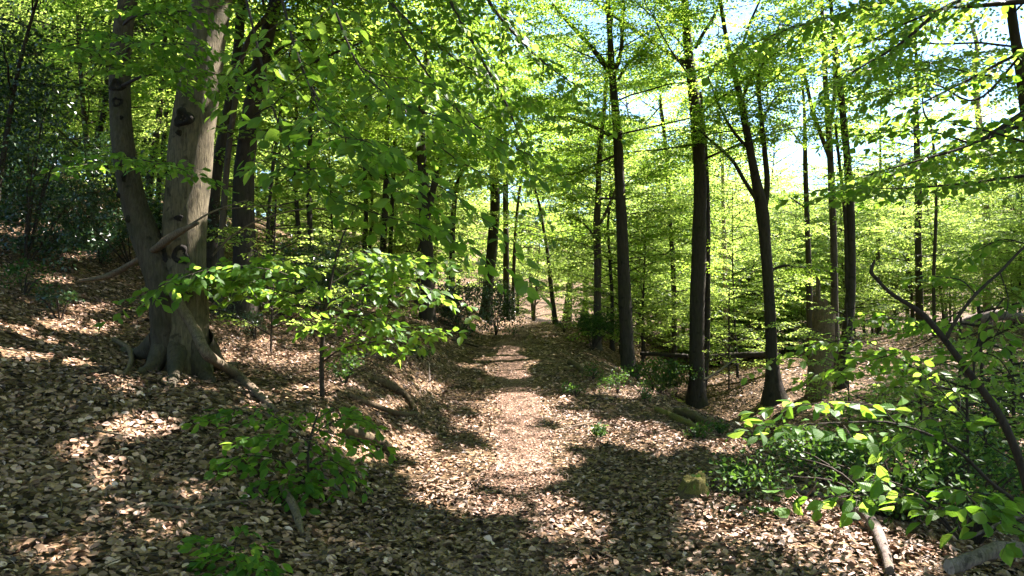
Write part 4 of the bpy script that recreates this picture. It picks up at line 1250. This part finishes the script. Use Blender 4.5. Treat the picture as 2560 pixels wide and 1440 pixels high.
# the bare leaning branch and its leaves, right
sb = at(2590, 1330, 4.4); zb = gh(sb[0], sb[1])
foot = pix(np.array([[sb[0] + .05, sb[1], zb - .1]]))
leafy('beech_sapling', 'leaning sapling with a thick bare branch ending in a stub, right edge', (sb[0], sb[1], zb),
      [[(float(foot[0][0]), float(foot[1][0]), 26, 4.4), (2585, 1300, 23.4, 4.4), (2552, 1160, 21.1, 4.4), (2500, 1040, 18.7, 4.4), (2440, 955, 17.2, 4.4), (2350, 835, 15.6, 4.4), (2300, 780, 13.3, 4.4), (2230, 735, 10.1, 4.4), (2190, 695, 8.6, 4.4), (2178, 678, 9.4, 4.4), (2187, 650, 6.2, 4.4)],
       [(2362, 855, 10.1, 4.4), (2390, 800, 8.6, 4.4), (2440, 735, 7.8, 4.45), (2500, 680, 7.0, 4.5), (2570, 610, 6.2, 4.55), (2680, 540, 4.7, 4.6)], [(2434, 945, 5.5, 4.4), (2440, 870, 5.5, 4.5), (2470, 800, 4.7, 4.5), (2510, 745, 3.9, 4.55)]],
      [[(2440, 735, 4, 4.5), (2400, 700, 3, 4.7), (2330, 690, 2, 4.9)], [(2500, 680, 4, 4.5), (2520, 760, 3, 4.3), (2480, 860, 2, 4.2)], [(2552, 1160, 4, 4.4), (2470, 1110, 3, 4.6), (2400, 1030, 3, 4.8), (2300, 930, 2, 5.0), (2150, 850, 2, 5.3), (2020, 870, 1.5, 5.5)],
       [(2560, 1000, 4, 4.6), (2500, 900, 3, 4.7), (2440, 880, 2, 4.8)], [(2440, 735, 3, 4.5), (2380, 790, 3, 4.8), (2280, 800, 2, 5.1), (2200, 790, 1.5, 5.3)], [(2570, 610, 4, 4.55), (2500, 600, 3, 4.8), (2420, 640, 2, 5.0)], [(2350, 835, 3, 4.4), (2280, 870, 2.5, 4.6), (2180, 900, 2, 4.9), (2060, 930, 1.5, 5.2)]], .078, 300, spl=.22, droop=.2, gap=.75, bare=.25, normal=(-.1, -.4, .9))
# the low branch with shining leaves
sb = at(2600, 1400, 3.6); zb = gh(sb[0], sb[1])
foot = pix(np.array([[sb[0], sb[1], zb - .05]]))
leafy('beech_sapling', 'low sapling whose arching twigs bear shining yellow-green leaves, lower right', (sb[0], sb[1], zb),
      [[(float(foot[0][0]), float(foot[1][0]), 14, 3.6), (2590, 1330, 12, 3.6), (2470, 1200, 9, 3.5), (2370, 1110, 8, 3.45), (2240, 1060, 6, 3.4), (2150, 1055, 4, 3.4), (2000, 1060, 2, 3.4)]],
      [[(2240, 1058, 4, 3.4), (2190, 1015, 3, 3.45), (2100, 1005, 2.5, 3.5), (1985, 1015, 2, 3.5)], [(2150, 1055, 3, 3.4), (2050, 1060, 2, 3.35), (1960, 1065, 1.5, 3.3)], [(2370, 1110, 3, 3.45), (2350, 1060, 2.5, 3.4), (2310, 1050, 2, 3.35), (2240, 1110, 1.5, 3.3)],
       [(2560, 1300, 4, 3.6), (2400, 1280, 3, 3.4), (2250, 1240, 2.5, 3.3), (2100, 1240, 2, 3.3)], [(2500, 1240, 3, 3.6), (2420, 1230, 2.5, 3.3), (2440, 1260, 2, 3.2)]], .085, 300, spl=.17, droop=.1, gap=.75, bare=.25, normal=(-.1, -.25, .95))


# ------------------------------------------------------------------ shrubs
def shrub(name, label, x, y, rx, ry, rz, n, ls, mat, lift=.1, stems=7, cat='shrub', group=None, shell=.55):
    base = np.array([x, y, gh(x, y)])
    t = thing(name, base, label, cat, group)
    sm = MB()
    for i in range(stems):
        a = rng.random() * 6.28; f = rng.uniform(.3, .9)
        e = base + np.array([math.cos(a) * rx * f, math.sin(a) * ry * f, rz * rng.uniform(.6, 1.6)])
        mid = (base + e) / 2 + np.array([0, 0, rz * .3])
        C = curve([[*(base - [0, 0, .05]), .012 + .006 * rz], [*mid, .01], [*e, .003]], 4)
        sm.tube(C[:, :3], C[:, 3], 5)
    sm.build('stem', 'twig', t, base)
    dv = unit(rng.normal(0, 1, (n, 3))); rr = shell + (1 - shell) * rng.random((n, 1))
    lump = 1 + .22 * np.sin(5 * dv[:, :1] + 2 * x) * np.sin(4 * dv[:, 1:2] + y) + .15 * np.sin(9 * dv[:, 2:3] + x)
    nl = 7 if rz > .3 else 4
    lc = np.stack([rng.normal(0, .4, nl) * rx, rng.normal(0, .4, nl) * ry, rng.uniform(-.55, .85, nl) * rz], 1); lr = rng.uniform(.35, .75, nl)
    pick = rng.integers(0, nl, n)
    P = base + np.array([0, 0, rz * .9 + lift]) + lc[pick] + dv * rr * lump * np.array([rx, ry, rz]) * lr[pick][:, None]
    gz = ground_h(P[:, 0], P[:, 1])
    keep = P[:, 2] > gz + .02
    P = P[keep]; dv = dv[keep]
    D = unit(dv * .6 + rng.normal(0, .6, P.shape)); N = unit(np.array([0, 0, .8]) + dv * .5 + rng.normal(0, .45, P.shape))
    fm = MB(); put_leaves(fm, (P, D, N, ls * rng.uniform(.6, 1.2, len(P))), T_MID, 0)
    fm.build('foliage', mat, t, base)
    return t


def on(px, py, d):
    p = at(px, py, d)
    return p[0], p[1]


x, y = on(70, 420, 11.5); shrub('holly_bush', 'huge dark glossy holly at the left edge', x, y, 1.9, 1.5, 1.9, 9000, .07, 'holly', lift=.0)
x, y = on(-120, 300, 12.5); shrub('holly_bush', 'dark holly cut by the left frame edge, behind the huge one', x, y, 1.8, 1.6, 2.4, 7000, .07, 'holly')
x, y = on(330, 520, 15); shrub('holly_bush', 'low dark holly behind the knotted beech stems', x, y, 2.2, 1.2, .8, 6000, .08, 'holly')
x, y = on(190, 480, 16); shrub('holly_bush', 'dark holly on the slope between huge holly and knotted beech', x, y, 1.8, 1.2, 1.0, 6000, .08, 'holly')
x, y = on(700, 610, 15.5); shrub('holly_bush', 'dark holly thicket right of the knotted beech', x, y, 1.7, 1.0, .75, 6000, .075, 'holly')
x, y = on(800, 620, 19); shrub('holly_bush', 'dark low holly behind the sapling top', x, y, 1.6, 1.0, .7, 4000, .085, 'holly')
x, y = on(1150, 720, 22); shrub('holly_bush', 'black-green holly left of the reddish trunk', x, y, 1.5, .9, .8, 4000, .085, 'holly')
x, y = on(1240, 745, 24.5); shrub('holly_bush', 'dark holly round the foot of the straight trunk at path end', x, y, .7, .5, .9, 3000, .085, 'holly')
x, y = on(2470, 850, 15); shrub('holly_bush', 'dark holly thicket below the fallen log, right edge', x, y, 1.1, .8, .75, 5000, .07, 'holly')
x, y = on(2230, 1150, 6.2); shrub('bramble_bush', 'dark tangled bramble in the ravine, lower right', x, y, 1.4, .9, .42, 1900, .052, 'holly_near', shell=.1, stems=22)
x, y = on(2420, 1200, 5.6); shrub('bramble_bush', 'bramble tangle behind the low shining sapling', x, y, 1.0, .8, .42, 1400, .052, 'holly_near', shell=.1, stems=18)
x, y = on(2250, 1010, 9.5); shrub('bramble_bush', 'low green bramble mound beyond the shining leaves', x, y, 1.5, .8, .35, 2200, .06, 'holly_near', shell=.1, stems=14)
x, y = on(2080, 1130, 7.6); shrub('bramble_bush', 'bramble at the ravine edge below the leafy twig tip', x, y, .7, .5, .22, 550, .052, 'holly_near', shell=.1, stems=14)
x, y = on(1640, 800, 21.5); shrub('holly_bush', 'dark bush behind the slope between the two big beeches', x, y, 1.2, .7, .45, 2000, .09, 'holly_near')
x, y = on(1480, 840, 23); shrub('holly_bush', 'dark green bush at the foot of the pale grey trunk', x, y, .8, .6, .5, 2000, .08, 'holly_near')
for q, (px, py, s_, lb) in enumerate(((1480, 950, .35, 'low bilberry tuft right of the path, left of the large forking beech'), (1545, 985, .4, 'bigger bilberry tuft below the large forking beech'), (1440, 990, .2, 'tiny bilberry tuft nearest the path edge'),
                                      (1610, 1000, .28, 'bilberry tuft between the forking beech and the ravine'), (1750, 1000, .3, 'leafy shoots round the foot of the twin-stemmed beech'), (1740, 1100, .18, 'grassy tuft on the slope below the twin-stemmed beech'), (1800, 1090, .2, 'green tuft at the brink of the ravine'),
                                      (1060, 900, .4, 'dark leafy tuft overhanging the left bank'), (150, 800, .4, 'pale shining holly seedling at far left'), (110, 640, .35, 'holly seedling on the left slope'), (250, 660, .3, 'small holly seedling left of the knotted beech'), (640, 850, .4, 'shining holly seedling right of the knotted beech foot'),
                                      (560, 800, .35, 'holly seedling touching the knotted beech foot'), (1180, 830, .25, 'dark tuft left of the path end'), (1830, 1230, .25, 'slender green shoots beside the mossy stump'), (1500, 1095, .22, 'dark moss tuft on the right path edge'), (60, 740, .4, 'dark seedling at the left edge above the light patch'),
                                      (1410, 830, .35, 'light green weeds right of the path bend'), (860, 960, .3, 'pale weed beneath the sapling'), (2080, 960, .35, 'ivy round the foot of the snag'), (1940, 960, .35, 'ivy round the foot of the wide forked beech'))):
    p = hit(px, py)
    shrub('holly_seedling' if 'holly' in lb else 'ground_plant', lb, p[0], p[1], s_, s_, s_ * .6, int(900 * s_), .05, 'holly' if 'holly' in lb else 'holly_near', lift=0, stems=4, cat='plant', shell=.2)


# dark little conifer far behind the ravine
def conifer(px, py, d, h_, label):
    x, y = on(px, py, d)
    base = np.array([x, y, gh(x, y)])
    t = thing('spruce_tree', base, label, 'tree')
    mb = MB(); mb.tube(np.array([base - [0, 0, .1], base + [0, 0, h_ * .5], base + [0, 0, h_]]), [.12, .07, .01], 7); mb.build('trunk', 'bark', t, base)
    L = Leaves(); cb = MB()
    for i in range(60):
        f = i / 60; z = h_ * (.1 + .88 * f); a = i * 2.4
        spray(L, cb, base + [0, 0, z], np.array([math.cos(a), math.sin(a), -.1]), (1 - f) * 1.9 + .2, .14, droop=.25, twr=.008, gap=.45)
    put_leaves(cb, L.cat(), (T_MID[0] * [1, .4, 1], T_MID[1]), 1); cb.build('crown', ['bark', 'needle'], t, base)


conifer(1842, 700, 31, 4.4, 'small dark spruce between twin-stemmed and wide forked beech')
conifer(1975, 760, 30, 3.0, 'tiny dark spruce left of the broken snag')


# ------------------------------------------------------------------ dead wood
def stick(name, label, pts, mat='dead', cat='branch', sides=9, cap=True, group=None, twigs=(), capmat=None):
    """pts: (px, py, width_px, height above ground) for things that lie, or (px, py, width_px, None, depth) for free points"""
    rows = []
    for p in pts:
        if p[3] is None:
            P = at(p[0], p[1], p[4]); d = p[4]
        else:
            P = hit(p[0], p[1]); d = P[1]
            P = np.array([P[0], P[1], gh(P[0], P[1]) + p[3]])
        rows.append((*P, max(.004, p[2] * .5 * d / F)))
    C = curve(rows, 6); base = C[0, :3].copy()
    if not twigs:
        mb = MB(); mb.tube(C[:, :3], C[:, 3], sides, 0, cap=cap, rough=.08, capmat=1 if capmat else None)
        o = mb.build(name, [mat, capmat] if capmat else mat, None, base)
        return tag(o, label, cat, group)
    t = thing(name, base, label, cat, group)
    mb = MB(); mb.tube(C[:, :3], C[:, 3], sides, 0, cap=cap, rough=.05); mb.build('stem', mat, t, base)
    for tw in twigs:
        R = np.array([(*at(p[0], p[1], p[3]), p[2] * .5 * p[3] / F) for p in tw]); K = curve(R, 4)
        mb = MB(); mb.tube(K[:, :3], np.maximum(K[:, 3], .002), 5); mb.build('twig', mat, t, base)
    return t


dl = d1
stick('dead_branch', 'barkless curved dead branch leaning against the knotted beech', [(425, 700, 20, None, dl - .45), (446, 755, 26, None, dl - .52), (486, 822, 25, None, dl - .65), (522, 888, 27, None, dl - .85), (590, 950, 24, .06), (650, 1000, 20, .04), (690, 1035, 12, .02)], 'dead')
stick('dead_branch', 'pale broken branch lodged in the fork of the knotted beech', [(200, 702, 7, None, dl + .5), (270, 690, 15, None, dl + .35), (335, 655, 13, None, dl + .2), (392, 620, 20, None, dl - .3), (440, 585, 19, None, dl - .5), (495, 557, 9, None, dl - .62)], 'dead',
      twigs=[[(470, 566, 6, dl - .55), (520, 535, 5, dl - .5), (570, 515, 4, dl - .4), (620, 500, 3, dl - .3)], [(540, 525, 4, dl - .45), (640, 515, 3, dl - .2), (690, 515, 3, dl), (730, 520, 2, dl + .2)], [(530, 640, 6, dl + .2), (580, 590, 5, dl + .2), (650, 550, 4, dl + .2), (760, 522, 4, dl + .3), (860, 525, 2, dl + .4)]])
stick('dead_branch', 'thick grey fallen branch in the sun, lower right', [(1930, 1232, 8, .03), (2010, 1245, 14, .05), (2080, 1265, 18, .06), (2150, 1305, 20, .08), (2185, 1340, 27, .08), (2210, 1395, 26, .06), (2225, 1450, 22, .05)], 'dead_grey',
      twigs=[[(2000, 1243, 6, 6.2), (1980, 1220, 5, 6.1), (1950, 1225, 4, 6.0), (1940, 1215, 3, 6.0)], [(1970, 1240, 6, 6.3), (1978, 1210, 5, 6.3), (1965, 1180, 3, 6.3)], [(2010, 1245, 6, 6.1), (2035, 1220, 5, 6.0), (2042, 1200, 3, 6.0)]])
stick('cut_log', 'grey cut log with a pale sawn end, bottom right corner', [(2372, 1418, 34, None, 3.9), (2420, 1402, 34, None, 3.95), (2480, 1378, 36, None, 4.0), (2540, 1372, 35, None, 4.05), (2640, 1385, 37, None, 4.1), (2760, 1420, 38, None, 4.2)], 'dead_grey', 'log', 14, capmat='cutwood')
stick('dead_branch', 'thin grey fallen branch crossing above the cut log', [(2420, 1345, 8, None, 4.3), (2500, 1310, 10, None, 4.35), (2580, 1280, 12, None, 4.4), (2700, 1250, 14, None, 4.5)], 'dead_grey')
stick('fallen_log', 'mossy fallen trunk lying across the ravine', [(1775, 893, 13, None, 24.5), (1830, 890, 16, None, 24.3), (1890, 886, 15, None, 24), (1950, 888, 11, None, 23.8)], 'bark', 'log', 12)
stick('fallen_log', 'dark fallen trunk lying right of the large forking beech', [(1600, 884, 9, None, 25), (1650, 886, 11, None, 24.8), (1720, 890, 9, None, 24.5)], 'bark', 'log', 10)
stick('fallen_log', 'reddish mossy log on the slope above the ravine', [(1690, 1035, 18, .05), (1730, 1050, 26, .07), (1770, 1068, 20, .05)], 'rotten', 'log', 10)
stick('fallen_log', 'second mossy log just below the reddish one', [(1640, 1030, 12, .04), (1700, 1058, 22, .05), (1750, 1085, 16, .04)], 'moss', 'log', 10)
stick('fallen_log', 'short dark log stub right of the path, mid distance', [(1424, 912, 14, .06), (1440, 920, 15, .06), (1456, 932, 12, .05)], 'rotten', 'log', 10)
stick('fallen_log', 'sunlit fallen trunk above the holly thicket, right edge', [(2330, 825, 16, None, 16.5), (2390, 812, 22, None, 16.4), (2440, 798, 28, None, 16.3), (2490, 788, 26, None, 16.2), (2570, 796, 24, None, 16)], 'dead_grey', 'log', 12)
stick('dead_branch', 'slanting pale pole against the ravine bank', [(1760, 950, 6, None, 19), (1800, 925, 6, None, 19.5), (1840, 895, 5, None, 20)], 'dead')
stick('dead_branch', 'long thin stick lying at lower left', [(330, 1282, 8, .025), (400, 1275, 10, .03), (470, 1282, 9, .03), (560, 1268, 10, .03), (660, 1258, 7, .03)], 'dead')
stick('dead_branch', 'brown stub sticking from the bank below the dark seedling', [(705, 1250, 20, .1), (735, 1300, 22, .08), (755, 1345, 12, .02)], 'dead')
stick('dead_branch', 'crooked pale root at the knotted beech foot', [(285, 860, 14, .05), (320, 885, 14, .06), (328, 915, 12, .05), (310, 945, 8, .03)], 'dead')
stick('dead_branch', 'dark moss-covered root step at the left path edge', [(860, 1090, 26, .06), (910, 1110, 32, .08), (960, 1128, 26, .06), (985, 1142, 12, .03)], 'rotten')
stick('dead_branch', 'upper mossy root on the left bank', [(930, 955, 16, .05), (975, 978, 20, .08), (1015, 1000, 16, .06), (1040, 1035, 10, .04)], 'rotten')
stick('dead_branch', 'lower mossy root on the left bank', [(870, 1000, 12, .05), (930, 1025, 14, .06), (1000, 1045, 12, .05), (1045, 1040, 8, .04)], 'rotten')
stick('dead_branch', 'thin dark stick lying left of the path far end', [(1130, 852, 5, .03), (1160, 860, 5, .03), (1195, 870, 4, .03)], 'twig')
stick('dead_branch', 'small forked white twig standing at the bank end', [(1075, 970, 4, .01), (1074, 955, 4, .08), (1072, 935, 3, .2)], 'dead_grey', twigs=[[(1074, 955, 4, hit(1075, 970)[1]), (1082, 945, 3, hit(1075, 970)[1]), (1086, 935, 2, hit(1075, 970)[1])]])
stick('dead_branch', 'thin twig lying in the light patch at left', [(210, 1085, 4, .03), (290, 1095, 5, .03), (380, 1110, 4, .03), (450, 1118, 3, .03)], 'dead')
stick('dead_branch', 'bleached stick below the sapling seedling, pointing right', [(790, 1195, 8, .04), (830, 1225, 9, .05), (860, 1255, 6, .03)], 'dead_grey')
stick('dead_branch', 'slim stick lying across the right path shoulder', [(1380, 1085, 4, .03), (1450, 1070, 5, .04), (1500, 1060, 4, .03), (1560, 1075, 3, .03)], 'dead')
stick('dead_branch', 'curved thin twig on the leaves bottom centre-left', [(960, 1240, 4, .02), (1010, 1250, 4, .03), (1060, 1240, 3, .02)], 'twig')
rng2 = np.random.default_rng(5)
tw = MB()
for i in range(420):
    y = math.sqrt(rng2.random() * (18 ** 2 - 2.8 ** 2) + 2.8 ** 2); x = y * .8 * (2 * rng2.random() - 1); a = rng2.random() * 6.28; ln = rng2.uniform(.08, .4)
    pts = []
    for s_ in (-1, -.3, .4, 1):
        xx, yy = x + math.cos(a) * ln * s_ + rng2.normal(0, .015), y + math.sin(a) * ln * s_ + rng2.normal(0, .015)
        pts.append((xx, yy, gh(xx, yy) + .03 + rng2.random() * .02))
    tw.tube(np.array(pts), [.004, .0045, .004, .002], 4)
o = tw.build('twig_litter', 'dead'); o['kind'] = 'stuff'; o['label'] = 'small broken twigs scattered among the fallen leaves'


# mossy stump at the right path edge
def stump(px, py, w, h, label):
    p = hit(px, py); d = p[1]; base = np.array([p[0], p[1], gh(p[0], p[1])]); r = w * .5 * d / F; hh = h * d / F
    t = thing('tree_stump', base, label, 'stump')
    k = 34
    th = np.linspace(0, 2 * math.pi, k, endpoint=False); j = np.arange(k)[None]; j2 = (j + 1) % k

    def rings(prof, jit, seed):
        rg = np.random.default_rng(seed); V = []
        lobe = 1 + .22 * np.maximum(0, np.cos(th - 3.3)) ** 3 + .25 * np.maximum(0, np.sin(3 * th + .6)) + .1 * np.maximum(0, np.sin(5 * th))
        tilt = .1 * np.cos(th - .2) + .12 * np.sin(3 * th)
        for f, z in prof:
            ff = 1 + (lobe - 1) * max(0, 1.15 - z)
            V.append(np.stack([np.cos(th) * r * f * ff, np.sin(th) * r * f * ff, hh * (z * (1 + tilt * z) + jit * z * rg.standard_normal(k))], 1) * (1 + .5 * jit * rg.standard_normal((k, 1))) + base)
        V = np.array(V); i = np.arange(len(prof) - 1)[:, None] * k
        m_ = MB(); m_.add(V.reshape(-1, 3), np.stack([i + j, i + j2, i + k + j2, i + k + j], -1).reshape(-1, 4)); return m_

    rings(((1.6, -.15), (1.3, .1), (1.12, .35), (1.0, .65), (.93, .9), (.8, .97), (.4, .86), (.03, .8)), .05, 3).build('stump_body', 'rotten', t, base)
    # the moss wraps the upper half and hangs down in tongues
    m_ = rings(((1.2, .3), (1.1, .52), (1.03, .78), (.98, 1.0), (.86, 1.14), (.6, 1.16), (.3, 1.08), (.02, 1.04)), .045, 4)
    V = m_.v[0].reshape(8, k, 3)
    V[0, :, 2] -= hh * .25 * np.maximum(0, np.sin(4 * th + 1)); m_.v[0] = V.reshape(-1, 3)
    m_.build('moss_cap', 'moss', t, base)


stump(1738, 1240, 56, 40, 'low mossy tree stump at the right path edge')


# broken snag
def snag():
    p = hit(2050, 988); d = p[1]; base = np.array([p[0], p[1], gh(p[0], p[1])])
    t = thing('tree_snag', base, 'broken rotten trunk with a jagged splintered top, right of the ravine', 'snag')
    R = pixel_line([(2046, 1000, 66), (2048, 940, 60), (2054, 860, 56), (2058, 820, 54), (2060, 790, 54)], d)
    C = curve(R, 4); C[0, 2] = base[2] - .1
    mb = MB(); V = mb.tube(C[:, :3], C[:, 3], 20, 0, rough=.05)
    mb.build('trunk', 'snag', t, base)
    topr = V[-1]; c = C[-1, :3]; r = C[-1, 3]
    hs = [max(.04, .34 * (.5 - .5 * math.cos(2 * math.pi * i / 16)) ** 1.2 + q) for i, q in zip(range(16), (.02, .0, .06, .0, .1, .02, .08, .14, .1, .2, .05, .12, .0, .07, .0, .05))]
    k = len(hs)
    for i in range(k):
        a0 = 2 * math.pi * i / k; a1 = 2 * math.pi * (i + .96) / k
        m_ = MB(); vv = []
        hgt = hs[i] * (2.1 if i % 3 == 0 else 1.4)
        for z in (-.12, hgt * .6, hgt):
            s_ = 1.03 - .12 * z
            for a, q in ((a0, 1), (a1, 1), (a1, .7), (a0, .7)):
                j = .02 * rng.standard_normal() if z > 0 else 0
                sh = .12 if z == hgt and a == a1 else 0
                vv.append(c + np.array([math.cos(a) * r * q * s_, math.sin(a) * r * q * s_, z - sh * hgt + j]))
        fa = []
        for l_ in (0, 4):
            fa += [(l_ + e, l_ + (e + 1) % 4, l_ + 4 + (e + 1) % 4, l_ + 4 + e) for e in range(4)]
        fa.append((8, 9, 10, 11))
        m_.add(np.array(vv), fa, 0, None, False); m_.build('splinter', 'snag', t, base)


snag()
print('objects', len(bpy.data.objects), 'TRIS', sum(len(m.loops) - 2 * len(m.polygons) for m in bpy.data.meshes))
